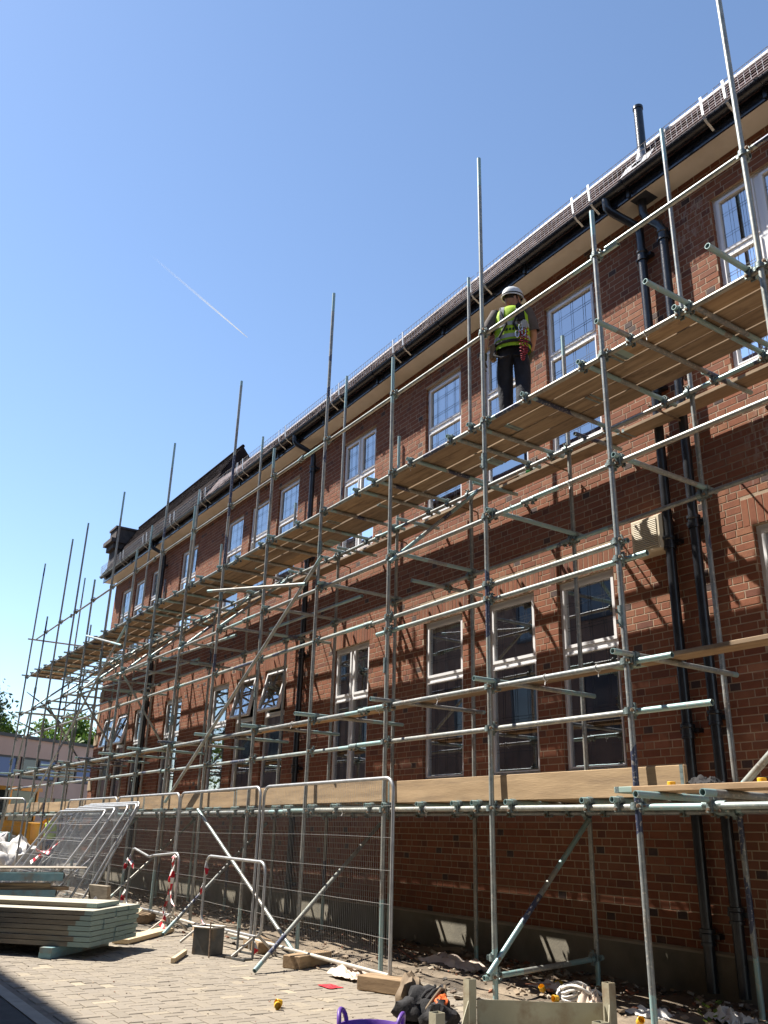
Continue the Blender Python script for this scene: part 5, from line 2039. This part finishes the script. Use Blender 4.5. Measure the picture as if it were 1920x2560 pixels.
    put('label_band', mb.mesh('label_band', [plain('green_label', (0.05, 0.30, 0.08), 0.6)], 40), bt, (0.12, 0, 0.055), (0, -math.pi / 2, 0.2), local=True)
    # small things on the outer board at right
    o = crumple('rag', (-3.85, -2.12, 1.70), .12, .05, .05, 'blackcloth', 'dark rag on the boards beside the yellow cap', 'rag', seed=2.9)
    # sprig of weed
    mb = MB()
    for k in range(14):
        a = k * 2.4
        p = Vector((-4.72 + 0.06 * math.cos(a), -1.15 + 0.06 * math.sin(a), 0.06 + 0.012 * k))
        q = p + Vector((0.05 * math.cos(a), 0.05 * math.sin(a), 0.03))
        s = Vector((-math.sin(a), math.cos(a), 0)) * 0.02
        mb.add([p, (p + q) / 2 + s, q, (p + q) / 2 - s], [(0, 1, 2, 3)])
    tag(mb.build('weed', 'leaf_bright'), 'small green weed growing at the foot of the wall', 'plant')


make_litter()


# ------------------------------------------------------------------ people
def skin_mesh(name, joints, edges, mat, sub=2, rootj=0):
    """joints: [(pos, radius or (rx, ry))]; grows one continuous surface over the edges."""
    me = bpy.data.meshes.new(name)
    me.from_pydata([j[0] for j in joints], edges, [])
    o = bpy.data.objects.new(name, me)
    COL.objects.link(o)
    md = o.modifiers.new('skin', 'SKIN')
    md.use_smooth_shade = True
    md.branch_smoothing = 0.6
    sv = me.skin_vertices[0].data
    for i, j in enumerate(joints):
        r = j[1]
        sv[i].radius = r if isinstance(r, tuple) else (r, r)
        sv[i].use_root = (i == rootj)
    sb = o.modifiers.new('sub', 'SUBSURF')
    sb.levels = sub
    sb.render_levels = sub
    dg = bpy.context.evaluated_depsgraph_get()
    out = bpy.data.meshes.new_from_object(o.evaluated_get(dg))
    out.name = name
    bpy.data.objects.remove(o)
    out.materials.clear()
    out.materials.append(M[mat])
    out.polygons.foreach_set('use_smooth', [True] * len(out.polygons))
    return out


def hand_mesh(name, wrist, d, palm, mat, sgn=1, curl=0.5):
    """Relaxed hand: d = direction of the fingers, palm = direction the palm faces."""
    d = Vector(d).normalized()
    p = Vector(palm)
    p = (p - d * p.dot(d)).normalized()
    s = d.cross(p) * sgn            # towards the thumb
    w0 = Vector(wrist)
    J, E = [], []

    def add(q, r, parent):
        J.append((tuple(q), r))
        if parent is not None:
            E.append((parent, len(J) - 1))
        return len(J) - 1
    a = add(w0 - d * 0.02, 0.026, None)
    b = add(w0 + d * 0.03, (0.034, 0.020), a)
    c = add(w0 + d * 0.075, (0.040, 0.017), b)
    for k, (off, ln) in enumerate(((0.030, .072), (0.010, .082), (-0.010, .076), (-0.029, .060))):
        q0 = w0 + d * 0.092 + s * off
        i0 = add(q0, 0.0098, c)
        d1 = (d + p * curl * 0.7).normalized()
        q1 = q0 + d1 * ln * 0.5
        i1 = add(q1, 0.0090, i0)
        d2 = (d + p * curl * 1.9).normalized()
        add(q1 + d2 * ln * 0.5, 0.0078, i1)
    t0 = add(w0 + d * 0.035 + s * 0.040 + p * 0.006, 0.013, b)
    t1 = add(w0 + d * 0.070 + s * 0.056 + p * 0.018, 0.0115, t0)
    add(w0 + d * 0.098 + s * 0.054 + p * 0.030, 0.0095, t1)
    return skin_mesh(name, J, E, mat, 1)


def make_worker():
    r = root('person', (-6.41, -1.375, 5.636), 'worker in white helmet and yellow hi-vis vest standing on the top platform', 'person', rz=rad(40))
    # continuous body: facing +Y, x to the right hand side
    J = [((0, 0, 0.96), (.14, .11)), ((0, 0.005, 1.12), (.135, .10)), ((0, 0.0, 1.30), (.155, .115)), ((0, -0.01, 1.42), (.14, .10)),
         ((0, 0.0, 1.50), .062), ((0.01, 0.02, 1.56), .060),
         ((-.095, 0, .90), .098), ((-.105, 0.10, .53), .068), ((-.10, 0.10, .10), .045), ((-.105, 0.21, .045), .04),
         ((.095, 0, .90), .098), ((.11, -0.02, .52), .068), ((.115, -0.16, .11), .045), ((.12, -0.05, .045), .04),
         ((-.185, -0.01, 1.435), .062), ((-.295, -0.07, 1.18), .052), ((-.340, 0.01, 0.95), .038),
         ((.185, -0.01, 1.435), .062), ((.240, 0.06, 1.17), .050), ((.185, 0.21, 1.03), .034)]
    E = [(0, 1), (1, 2), (2, 3), (3, 4), (4, 5), (0, 6), (6, 7), (7, 8), (8, 9), (0, 10), (10, 11), (11, 12), (12, 13),
         (3, 14), (14, 15), (15, 16), (3, 17), (17, 18), (18, 19)]
    body = put('body', skin_mesh('body', J, E, 'skin'), r, local=True)
    # head, turned to his right
    bm = bmesh.new()
    bmesh.ops.create_uvsphere(bm, u_segments=28, v_segments=20, radius=1.0)
    for v_ in bm.verts:
        x, y, z = v_.co
        k = 1.0
        X, Y, Z = x * 0.076, y * 0.098, z * 0.118
        if z < 0:                       # jaw
            X *= 1 - 0.28 * (-z)
            Y *= 1 - 0.10 * (-z)
            Y += 0.014 * (-z)
        if y > 0.8 and abs(x) < 0.28 and -0.35 < z < 0.2:     # nose
            Y += 0.022 * (1 - abs(x) / 0.28) * (0.35 + 0.65 * max(0, (0.2 - z) / 0.55))
        if y > 0.75 and 0.02 < z < 0.25 and 0.2 < abs(x) < 0.55:   # eye hollows
            Y -= 0.006
        v_.co = (X, Y, Z)
    hm = bpy.data.meshes.new('head')
    bm.to_mesh(hm)
    bm.free()
    hm.materials.append(M['skin'])
    hm.polygons.foreach_set('use_smooth', [True] * len(hm.polygons))
    turn = rad(-58)
    HP = (0.012, 0.035, 1.655)
    head = put('head', hm, r, HP, (rad(-4), 0, turn), local=True)
    for sx in (-1, 1):
        mb = MB()
        mb.lathe([(0.0, -0.008), (0.018, -0.006), (0.020, 0.004), (0.012, 0.008), (0.0, 0.004)], n=12, sx=0.8, sy=1.5)
        put('ear', mb.mesh('ear', ['skin'], 60), head, (sx * 0.077, -0.005, 0.0), (rad(90), 0, rad(90)), local=True)
        mb = MB()
        mb.lathe([(0.0, 0.010), (0.008, 0.007), (0.011, 0.0), (0.008, -0.007), (0.0, -0.010)], n=10)
        put('eye', mb.mesh('eye', ['hair'], 60), head, (sx * 0.031, 0.086, 0.018), local=True)
    mb = MB()
    mb.loft([((0, 0.092, -0.052), .022, .006), ((0, 0.094, -0.046), .024, .008), ((0, 0.092, -0.040), .020, .006)], 10)
    put('mouth', mb.mesh('mouth', [plain('lip', (0.30, 0.11, 0.09), 0.6)], 60), head, local=True)
    mb = MB()
    mb.lathe([(0.080, -0.03), (0.086, 0.0), (0.082, 0.04), (0.06, 0.07)], n=24, sx=0.95, sy=1.14)
    hair = mb.mesh('hair', ['hair'], 60)
    hb = bmesh.new()
    hb.from_mesh(hair)
    bmesh.ops.delete(hb, geom=[v_ for v_ in hb.verts if v_.co.y > 0.045], context='VERTS')
    hb.to_mesh(hair)
    hb.free()
    put('hair', hair, head, (0, -0.004, 0.02), local=True)
    # helmet
    he = MB()
    prof = [(0.118, 0.0), (0.121, 0.012), (0.119, 0.04), (0.110, 0.078), (0.088, 0.112), (0.055, 0.134), (0.02, 0.143), (0.0, 0.144)]
    he.lathe(prof, n=30, sx=0.90, sy=1.10)
    he.lathe([(0.118, 0.002), (0.128, -0.004), (0.128, -0.009), (0.114, -0.004)], n=30, sx=0.90, sy=1.10)
    pts = [(0.108 * 0.9 * 1.02 * math.sin(a), 0.118 * 1.05 * math.cos(a), -0.004) for a in [rad(-62 + 124 * k / 12) for k in range(13)]]
    pk = [(x * 0.98, y + 0.048 * math.cos(rad(-62 + 124 * k / 12)), -0.018) for k, (x, y, z) in enumerate(pts)]
    he.add(pts + pk + [(x, y, z - .004) for x, y, z in pts] + [(x, y, z - .004) for x, y, z in pk],
           [(k, k + 1, 14 + k, 13 + k) for k in range(12)] + [(26 + k, 39 + k, 40 + k, 27 + k) for k in range(12)] + [(13 + k, 14 + k, 40 + k, 39 + k) for k in range(12)])
    for sx in (-0.03, 0.0, 0.03):
        he.path([(sx, -0.105, 0.07), (sx, -0.06, 0.128), (sx, 0.0, 0.147), (sx, 0.06, 0.128), (sx, 0.105, 0.07)], 0.007, 6)
    hl = put('helmet', he.mesh('helmet', ['helmet'], 45), head, (0, 0.0, 0.035), (rad(3), 0, 0), local=True)
    mb = MB()
    pts = [(0.1075 * math.cos(a), 0.131 * math.sin(a), 0.022 + 0.006 * math.sin(a)) for a in [k * 2 * math.pi / 20 for k in range(20)]]
    mb.path(pts, 0.008, 6, closed=True)
    mb.path([(-.10, 0, .0), (-.088, .03, -.06), (-.05, .06, -.13), (0, .07, -.15), (.05, .06, -.13), (.088, .03, -.06), (.10, 0, .0)], 0.005, 5)
    put('helmet_strap', mb.mesh('helmet_strap', ['blackcloth'], 60), hl, local=True)
    # trousers
    T = [((0, 0, 1.0), (.165, .125)), ((-.10, 0, .88), .118), ((-.108, 0.10, .53), .096), ((-.102, 0.10, .12), .082),
         ((.10, 0, .88), .118), ((.112, -0.02, .52), .096), ((.117, -0.16, .13), .082), ((0, 0, 1.06), (.155, .12))]
    put('trousers', skin_mesh('trousers', T, [(0, 1), (1, 2), (2, 3), (0, 4), (4, 5), (5, 6), (0, 7)], 'trouser'), r, local=True)
    # boots
    for (x, y) in ((-.102, 0.12), (.117, -0.14)):
        mb = MB()
        mb.loft([((x, y + .03, 0.004), .048, .135), ((x, y + .03, 0.03), .050, .138), ((x, y + .02, 0.07), .046, .115), ((x, y - .02, 0.12), .050, .07), ((x, y - .02, .20), .054, .062)], 16)
        put('boot', mb.mesh('boot', ['boot'], 50), r, local=True)
    # t-shirt sleeves and collar
    for sx in (-1, 1):
        if sx < 0:
            a, b, c = (-.165, -0.01, 1.455), (-.242, -0.040, 1.31), (-.280, -0.058, 1.22)
        else:
            a, b, c = (.165, -0.01, 1.455), (.22, 0.02, 1.30), (.238, 0.045, 1.20)
        mb = MB()
        mb.path([a, b, c], [.088, .080, .078], 14, cap=False)
        put('sleeve', mb.mesh('sleeve', ['tshirt'], 60), r, local=True)
    mb = MB()
    mb.lathe([(0.100, 1.46), (0.078, 1.50), (0.070, 1.525)], n=20, sx=1.05, sy=0.95)
    put('collar', mb.mesh('collar', ['tshirt'], 60), r, local=True)
    # vest
    secs = [((0, 0, 0.93), .212, .165), ((0, 0, 1.06), .205, .158), ((0, 0.0, 1.16), .202, .156), ((0, 0, 1.26), .210, .160), ((0, -.005, 1.36), .216, .160),
            ((0, -.01, 1.43), .188, .142), ((0, -.01, 1.48), .150, .112), ((0, -.008, 1.51), .098, .085)]
    mb = MB()
    mb.loft(secs, 28, cap=False)
    ve = put('vest', mb.mesh('vest', ['hivis'], 60), r, local=True)

    def hoop(z0, z1, f=1.012):
        out = []
        for z in (z0, (z0 + z1) / 2, z1):
            for (a, b) in zip(secs[:-1], secs[1:]):
                if a[0][2] <= z <= b[0][2]:
                    t = (z - a[0][2]) / (b[0][2] - a[0][2])
                    out.append(((0, a[0][1] + (b[0][1] - a[0][1]) * t, z), (a[1] + (b[1] - a[1]) * t) * f + .002, (a[2] + (b[2] - a[2]) * t) * f + .002))
                    break
        h = MB()
        h.loft(out, 28, cap=False)
        put('reflective_band', h.mesh('reflective_band', ['reflective'], 60), ve, local=True)
    hoop(1.045, 1.095)
    hoop(1.205, 1.255)
    for sx in (-0.095, 0.095):
        mb = MB()
        for sy in (-1, 1):
            pts = [(sx, sy * 0.158, 1.26), (sx, sy * 0.160, 1.34), (sx * 0.98, sy * 0.145, 1.42), (sx * 0.95, sy * 0.112, 1.475), (sx * .93, sy * .07, 1.508)]
            vs = []
            for (x, y, z) in pts:
                vs += [(x - .025, y - .006 * sy * -1, z), (x + .025, y - .006 * sy * -1, z)]
            mb.add(vs, [(2 * k, 2 * k + 1, 2 * k + 3, 2 * k + 2) for k in range(4)])
        put('reflective_band', mb.mesh('reflective_band', ['reflective'], 60), ve, local=True)
    # print panel on the back
    mb = MB()
    for k in range(5):
        x = -0.075 + k * 0.037
        mb.obox((x, -0.158, 1.150), (0.022, 0.006, 0.030), rotm(y=0.2))
    put('back_print', mb.mesh('back_print', ['trouser']), ve, local=True)
    # harness, belt, pouches, lanyard
    mb = MB()
    pts = [(.208 * math.cos(a), .162 * math.sin(a), 1.005 + 0.012 * math.sin(a)) for a in [k * 2 * math.pi / 26 for k in range(26)]]
    mb.path(pts, [0.022] * 26, 6, closed=True)
    put('belt', mb.mesh('belt', ['blackcloth'], 60), r, local=True)
    mb = MB()
    for sx in (-1, 1):
        mb.path([(sx * .04, -.165, 1.22), (sx * .09, -.168, 1.34), (sx * .115, -.12, 1.46), (sx * .115, -.03, 1.505), (sx * .11, .09, 1.46), (sx * .10, .155, 1.32), (sx * .12, .155, 1.10)], 0.014, 6)
        mb.path([(sx * .04, -.165, 1.22), (sx * .13, -.15, 1.06)], 0.014, 6)
        mb.path([(sx * .17, -.05, 1.0), (sx * .20, -.11, .86), (sx * .12, -.135, .80), (sx * .03, -.10, .84)], 0.012, 6)
    put('harness_strap', mb.mesh('harness_strap', ['blackcloth'], 60), r, local=True)
    for k, (p, sz, mt, nm, rt) in enumerate((
            ((-.215, -.045, 0.925), (.07, .11, .20), 'browncloth', 'tool_pouch', 0.1), ((.13, -.185, 1.30), (.085, .06, .16), 'blackcloth', 'harness_pack', -.1),
            ((.16, -.19, 1.16), (.075, .06, .12), 'reflective', 'energy_absorber', .2), ((.11, -.19, 1.42), (.07, .05, .08), 'blackcloth', 'harness_pack', .1))):
        bm = bmesh.new()
        bmesh.ops.create_cube(bm, size=1.0)
        bmesh.ops.scale(bm, vec=sz, verts=bm.verts)
        bmesh.ops.bevel(bm, geom=list(bm.edges), offset=0.018, segments=2, affect='EDGES')
        me = bpy.data.meshes.new(nm)
        bm.to_mesh(me)
        bm.free()
        me.materials.append(M[mt])
        put(nm, me, r, p, (0.1, rt, 0), local=True)
    mb = MB()
    for (xa, xb, zl) in ((.115, .165, .70), (.145, .195, .78)):       # two coiled loops
        pts = []
        for q in range(97):
            f = q / 96
            x = xa + (xb - xa) * (0.5 - 0.5 * math.cos(math.pi * f))
            z = 1.10 - (1.10 - zl) * math.sin(math.pi * f)
            a_ = f * 2 * math.pi * 22
            pts.append((x + 0.013 * math.cos(a_), -.205 + 0.013 * math.sin(a_), z))
        mb.path(pts, 0.0062, 5)
    put('lanyard', mb.mesh('lanyard', ['lanyard'], 60), r, local=True)
    mb = MB()
    for (x, z) in ((.085, 1.04), (.125, 1.12), (.16, 1.05)):
        pts = [(x + .022 * math.cos(a), -.212, z + .045 * math.sin(a)) for a in [k * 2 * math.pi / 12 for k in range(12)]]
        mb.path(pts, 0.006, 5, closed=True)
    put('snap_hook', mb.mesh('snap_hook', ['chrome'], 60), r, local=True)
    # gloved hands
    g1 = put('glove', hand_mesh('glove', (-.346, 0.03, 0.915), (-0.06, 0.16, -1), (1, -.15, 0), 'glove', -1, 0.45), r, local=True)
    put('glove', hand_mesh('glove', (.18, 0.235, 1.01), (-0.2, 0.85, -.4), (-1, 0, -.2), 'glove', 1, 0.6), r, local=True)
    for (a, b) in (((-.338, 0.005, .965), (-.348, .035, .895)), ((.19, .20, 1.04), (.18, .24, 1.005))):
        mb = MB()
        mb.tube(a, b, 0.043, 12)
        put('glove_cuff', mb.mesh('glove_cuff', ['glove'], 60), r, local=True)


make_worker()


def make_far_person():
    r = root('person', (-31.4, 0.45, 0.0), 'distant person in hi-vis jacket beside the orange digger', 'person', rz=rad(60))
    J = [((0, 0, 0.96), (.15, .11)), ((0, 0, 1.28), (.17, .12)), ((0, 0, 1.46), .07), ((0, 0.02, 1.56), .06), ((0, 0.02, 1.66), .095), ((-.10, 0, .88), .095),
         ((-.11, .02, .5), .07), ((-.12, 0, .06), .05), ((.10, 0, .88), .095), ((.11, 0, .5), .07), ((.12, .03, .06), .05),
         ((-.2, 0, 1.42), .06), ((-.27, .02, 1.15), .048), ((-.26, .12, .94), .036), ((.2, 0, 1.42), .06), ((.27, .02, 1.15), .048), ((.26, .12, .94), .036)]
    E = [(0, 1), (1, 2), (2, 3), (3, 4), (0, 5), (5, 6), (6, 7), (0, 8), (8, 9), (9, 10), (1, 11), (11, 12), (12, 13), (1, 14), (14, 15), (15, 16)]
    put('body', skin_mesh('body', J, E, 'skin', 1), r, local=True)
    T = [((0, 0, .98), (.17, .13)), ((-.10, 0, .88), .115), ((-.11, .02, .5), .09), ((-.12, 0, .08), .07), ((.10, 0, .88), .115), ((.11, 0, .5), .09), ((.12, .03, .08), .07)]
    put('trousers', skin_mesh('trousers', T, [(0, 1), (1, 2), (2, 3), (0, 4), (4, 5), (5, 6)], 'trouser', 1), r, local=True)
    mb = MB()
    mb.loft([((0, 0, .95), .20, .155), ((0, 0, 1.2), .20, .155), ((0, 0, 1.4), .20, .15), ((0, 0, 1.5), .11, .09)], 18, cap=False)
    j = put('jacket', mb.mesh('jacket', ['hivis'], 60), r, local=True)
    mb = MB()
    mb.loft([((0, 0, 1.12), .204, .159), ((0, 0, 1.18), .204, .159)], 18, cap=False)
    put('reflective_band', mb.mesh('reflective_band', ['reflective'], 60), j, local=True)
    mb = MB()
    mb.lathe([(0.125, 0.0), (0.12, .05), (0.09, .11), (0.0, .14)], (0, .02, 1.70), 18)
    put('helmet', mb.mesh('helmet', ['helmet'], 60), r, local=True)


make_far_person()


# ------------------------------------------------------------------ far left: low building, trees, digger; and the building behind the photographer
def make_low_building():
    A, Bp = Vector((-38.4, -4.7, 0)), Vector((-49.5, 13.4, 0))
    d = (Bp - A)
    L = d.length
    ang = math.atan2(d.y, d.x)
    r = root('low_building', (A.x, A.y, 0), 'low pink rendered building with a dark window band at far left', 'building', rz=ang)
    H = 5.0                                   # local: x along the front, -y out of it is to the left of travel
    s = 1                                     # front faces local +y or -y: choose the side towards the camera
    n = Vector((-d.y, d.x, 0)).normalized()
    if n.dot(CAM - A) < 0:
        s = -1
    mb = MB()

    def bx(x0, x1, y0, y1, z0, z1, mi=0):
        ya, yb = sorted((y0 * s, y1 * s))
        mb.box(x0, x1, ya, yb, z0, z1, mi)
    bx(0, L, -8, 0, 0, 2.2)
    bx(0, L, -8, -0.12, 2.2, 3.1)
    bx(0, L, -8, 0, 2.55, 3.28)
    bx(0, L, -8, -0.10, 3.28, 4.22)
    bx(0, L, -8, 0, 4.22, H)
    put('wall', mb.mesh('wall', ['pinkwall']), r, local=True)
    mb = MB()
    bx(-0.1, L + .1, -8.1, 0.10, H, H + 0.14)
    put('roof', mb.mesh('roof', ['darkframe']), r, local=True)
    wn = 9
    step = L / wn
    for i in range(wn):
        x0 = i * step + 0.1
        mb = MB()
        ws = step - 0.2
        for (a, b, c, e) in ((x0, x0 + ws, 3.28, 3.36), (x0, x0 + ws, 4.14, 4.22), (x0, x0 + .07, 3.36, 4.14), (x0 + ws - .07, x0 + ws, 3.36, 4.14), (x0 + ws / 2 - .04, x0 + ws / 2 + .04, 3.36, 4.14)):
            bx(a, b, -0.10, -0.03, c, e)
        o = put('window', mb.mesh('window', ['darkframe']), r, local=True)
        for k in range(2):
            mb = MB()
            a = x0 + .07 + k * (ws / 2 - .03)
            bx(a, a + ws / 2 - .08, -0.09, -0.075, 3.36, 4.14)
            put('pane', mb.mesh('pane', ['greyglass' if k == 0 else 'bluepanel']), o, local=True)
        mb = MB()
        bx(x0, x0 + ws, -0.10, -0.06, 2.2, 2.55)
        put('lower_window', mb.mesh('lower_window', ['greyglass']), r, local=True)


make_low_building()


def make_tree(loc, H, R, matn, label, seed, n=5200, base=1.6):
    rn = random.Random(seed)
    r = root('tree', loc, label, 'tree')
    tk = MB()
    tk.path([(0, 0, 0), (0.1, 0.05, H * .3), (0.0, 0.1, H * .55), (0.1, 0, H * .85)], [.26, .2, .13, .04], 8)
    tips = []
    for k in range(11):
        a = k * 2.4
        z = H * (0.30 + 0.055 * k)
        q = Vector((math.cos(a) * R * .75, math.sin(a) * R * .75, z + H * .18))
        tk.path([(0.05, 0.05, z), tuple(Vector((0.05, .05, z)).lerp(q, .55) + Vector((0, 0, .15))), tuple(q)], [.09, .06, .02], 6)
        tips.append(q)
    put('trunk', tk.mesh('trunk', ['bark'], 60), r, local=True)
    cl = []
    for k in range(46):
        u = rn.uniform(-1, 1)
        a = rn.uniform(0, 6.283)
        q = math.sqrt(1 - u * u)
        rr = rn.uniform(.45, 1.0)
        cl.append((Vector((q * math.cos(a) * R * rr, q * math.sin(a) * R * rr, H * .62 + u * H * .36 * rr)), rn.uniform(.45, 1.0)))
    vs, fs = [], []
    for i in range(n):
        c, s = cl[rn.randrange(len(cl))]
        p = c + Vector((rn.gauss(0, .45), rn.gauss(0, .45), rn.gauss(0, .36))) * s * 1.15
        sz = rn.uniform(.09, .19)
        M3 = rotm(rn.uniform(-1.2, 1.2), rn.uniform(-1.2, 1.2), rn.uniform(0, 6.28))
        b = len(vs)
        for (x, y) in ((-1, 0), (0, -.55), (1, 0), (0, .55)):
            vs.append(tuple(p + M3 @ Vector((x * sz, y * sz, 0))))
        fs.append((b, b + 1, b + 2, b + 3))
    mb = MB()
    mb.add(vs, fs)
    put('crown', mb.mesh('crown', [matn]), r, local=True)


make_tree((-58.5, 1.1, 0), 9.5, 3.3, 'leaf_dark', 'dark green tree at the left edge behind the low building', 4, 9500)
make_tree((-56.5, 6.2, 0), 8.6, 3.6, 'leaf_bright', 'bright green tree behind the low building, seen through the scaffold', 9, 11000)
make_tree((-47.0, -15.5, 0), 9.0, 3.6, 'leaf_bright', 'green tree across the road, mirrored in the far windows', 15, 3500)


def make_digger():
    r = root('digger', (-33.6, -0.6, 0.0), 'orange yellow site digger parked beyond the scaffold at far left', 'digger', rz=rad(35))

    def part(nm, mt, fn, sm=None):
        mb = MB()
        fn(mb)
        return put(nm, mb.mesh(nm, [mt], sm), r, local=True)
    part('body', 'digger', lambda m: (m.extr([(-1.9, .62), (1.7, .62), (1.9, .9), (1.85, 1.42), (.6, 1.5), (-1.2, 1.5), (-1.9, 1.25)], 'y', -.75, .75)))
    cab = part('cab', 'digger', lambda m: (m.box(-.55, -.47, -.68, -.60, 1.5, 2.55), m.box(.62, .70, -.68, -.60, 1.5, 2.5), m.box(-.55, -.47, .60, .68, 1.5, 2.55), m.box(.62, .70, .60, .68, 1.5, 2.5), m.extr([(-.65, 2.5), (.80, 2.46), (.78, 2.58), (-.6, 2.64)], 'y', -.74, .74)))
    mb = MB()
    mb.box(-.50, .66, -.62, .62, 1.5, 2.48)
    put('cab_glass', mb.mesh('cab_glass', ['cabglass']), cab, local=True)
    for x, R in ((-1.15, .52), (1.2, .52)):
        for y in (-.86, .86):
            mb = MB()
            mb.lathe([(.22, -.17), (R - .05, -.17), (R, -.12), (R, .12), (R - .05, .17), (.22, .17)], n=24)
            w_ = put('wheel', mb.mesh('wheel', ['tyre'], 40), r, (x, y, R), (rad(90), 0, 0), local=True)
            mb = MB()
            mb.lathe([(0, -.12), (.24, -.14), (.26, .0), (.24, .14), (0, .12)], n=20)
            put('rim', mb.mesh('rim', ['digger'], 40), w_, local=True)
    part('boom', 'digger', lambda m: (m.extr([(1.5, 1.25), (2.6, 2.1), (3.3, 1.3), (3.2, 1.15), (2.6, 1.85), (1.6, 1.0)], 'y', -.16, .16)))
    part('bucket', 'darksteel', lambda m: (m.extr([(3.0, 1.25), (3.5, 1.2), (3.75, .75), (3.5, .35), (2.9, .3), (3.3, .65)], 'y', -.8, .8)))
    part('counterweight', 'darksteel', lambda m: m.box(-2.15, -1.9, -.7, .7, .7, 1.25))
    part('exhaust', 'darksteel', lambda m: m.tube((-.9, .4, 1.5), (-.9, .4, 2.2), .05, 10), 50)


make_digger()


def make_left_stuff():
    for k, (x, y, sx, sy, sz, lab) in enumerate(((-22.4, -2.55, .75, .5, .62, 'heap of white sheeting beside the leaning panels at far left'), (-23.9, -2.9, .8, .5, .72, 'heap of white sheeting at the left edge'))):
        o = put('white_sheeting', blob_mesh(3.1 + k * 2, sx, sy, sz, 'whiteplastic', rough=0.55, sub=4), None, (x, y, sz * .5), (0, 0, k * 1.1))
        tag(o, lab, 'sheeting')
    # hanging white net on the far left fence
    mb = MB()
    n = 14
    vs = []
    for i in range(n + 1):
        f = i / n
        z = 1.9 - 1.5 * f
        w_ = 0.10 + 0.22 * math.sin(f * 2.2)
        x, y = -21.9 + 0.05 * math.sin(i), -4.55 - 0.25 * f
        vs += [(x - w_, y, z), (x + w_, y + 0.08 * math.sin(i * 1.3), z)]
    m = len(vs)
    vs += [(x, y + .006, z) for x, y, z in vs]
    fs = [(2 * i, 2 * i + 1, 2 * i + 3, 2 * i + 2) for i in range(n)] + [(m + 2 * i, m + 2 * i + 2, m + 2 * i + 3, m + 2 * i + 1) for i in range(n)]
    mb.add(vs, fs)
    tag(mb.build('hanging_sheet', 'whiteplastic', smooth=60), 'white sheet hanging over the far left fence panel', 'sheeting')
    # steel trestle rail seen in front of the digger
    r = root('trestle', (-25.2, -2.95, 0.0), 'pale blue steel trestle frame in front of the digger', 'trestle', rz=rad(20))
    for (a, b) in (((0, 0, 0), (0, 0, 1.15)), ((1.6, 0, 0), (1.6, 0, 1.15)), ((0, 0, 1.15), (1.6, 0, 1.15)), ((0, 0, .55), (1.6, 0, .55)), ((.8, 0, .55), (.8, 0, 1.15)), ((-.0, -.4, 0), (0, .4, 0.02)), ((1.6, -.4, 0), (1.6, .4, .02))):
        q = MB()
        q.tube(a, b, .024, 8)
        put('bar', q.mesh('bar', ['teal'], 50), r, local=True)
    # white post sign by the far corner
    q = MB()
    q.box(-26.72, -26.56, -1.0, -0.98, 1.65, 2.35)
    tag(q.build('notice_board', 'upvc'), 'narrow white board standing at the far building corner', 'board')


make_left_stuff()


def make_opposite():
    r = root('opposite_building', (-8, -8.8, 0), 'brick building across the road whose shade falls on the asphalt', 'building')
    xa, xb, y0, H = -40.0, 14.0, -10.1, 12.45
    mb = MB()
    mb.box(xa, xb, y0 - 8, y0, 0, H)
    mb.build('wall', 'oppwall', r)
    mb = MB()
    mb.box(xa - .2, xb + .2, y0 - 8.2, y0 + .15, H, H + .12)
    mb.build('roof', 'tile', r)
    k = 0
    for zf in (1.2, 4.1, 6.9, 9.7):
        x = xa + 1.2
        while x < xb - 1.6:
            f = MB()
            f.box(x, x + 1.3, y0, y0 + .03, zf, zf + .09)
            f.box(x, x + 1.3, y0, y0 + .03, zf + 1.51, zf + 1.6)
            f.box(x, x + .09, y0, y0 + .03, zf + .09, zf + 1.51)
            f.box(x + 1.21, x + 1.3, y0, y0 + .03, zf + .09, zf + 1.51)
            w_ = f.build('window', 'darkframe', r)
            g = MB()
            g.box(x + .09, x + 1.21, y0, y0 + .012, zf + .09, zf + 1.51)
            attach(g.build('pane', 'greyglass'), w_)
            x += 2.8
            k += 1


make_opposite()


def make_contrail():
    def at(u, v, dist):
        d = RWC @ Vector((u - 960, -(v - 1280), -FPX))
        return CAM + d.normalized() * dist
    # an aircraft trail high up: two strands that start at the aircraft and merge as they age
    D = 1500.0
    a, b = at(618, 843, D), at(375, 636, D * 1.15)
    ax = (b - a).normalized()
    side = ax.cross(Vector((0, 0, 1))).normalized()
    mb = MB()
    al = []
    n = 24
    for sgn in (-1, 1):
        pts, rr = [], []
        for i in range(n + 1):
            f = i / n
            off = 0.9 * math.sin(min(1.0, f * 1.9) * math.pi) + .2
            pts.append(a.lerp(b, f) + side * sgn * off)
            rr.append(0.35 + 1.5 * min(1, f * 2) ** .7)
            al += [1 - f] * 8
        mb.path(pts, rr, 8, cap=False)
    o = mb.build('contrail', 'contrail', attrs={'along': al}, smooth=80)
    tag(o, 'thin white aircraft trail slanting across the blue sky', 'contrail')


make_contrail()
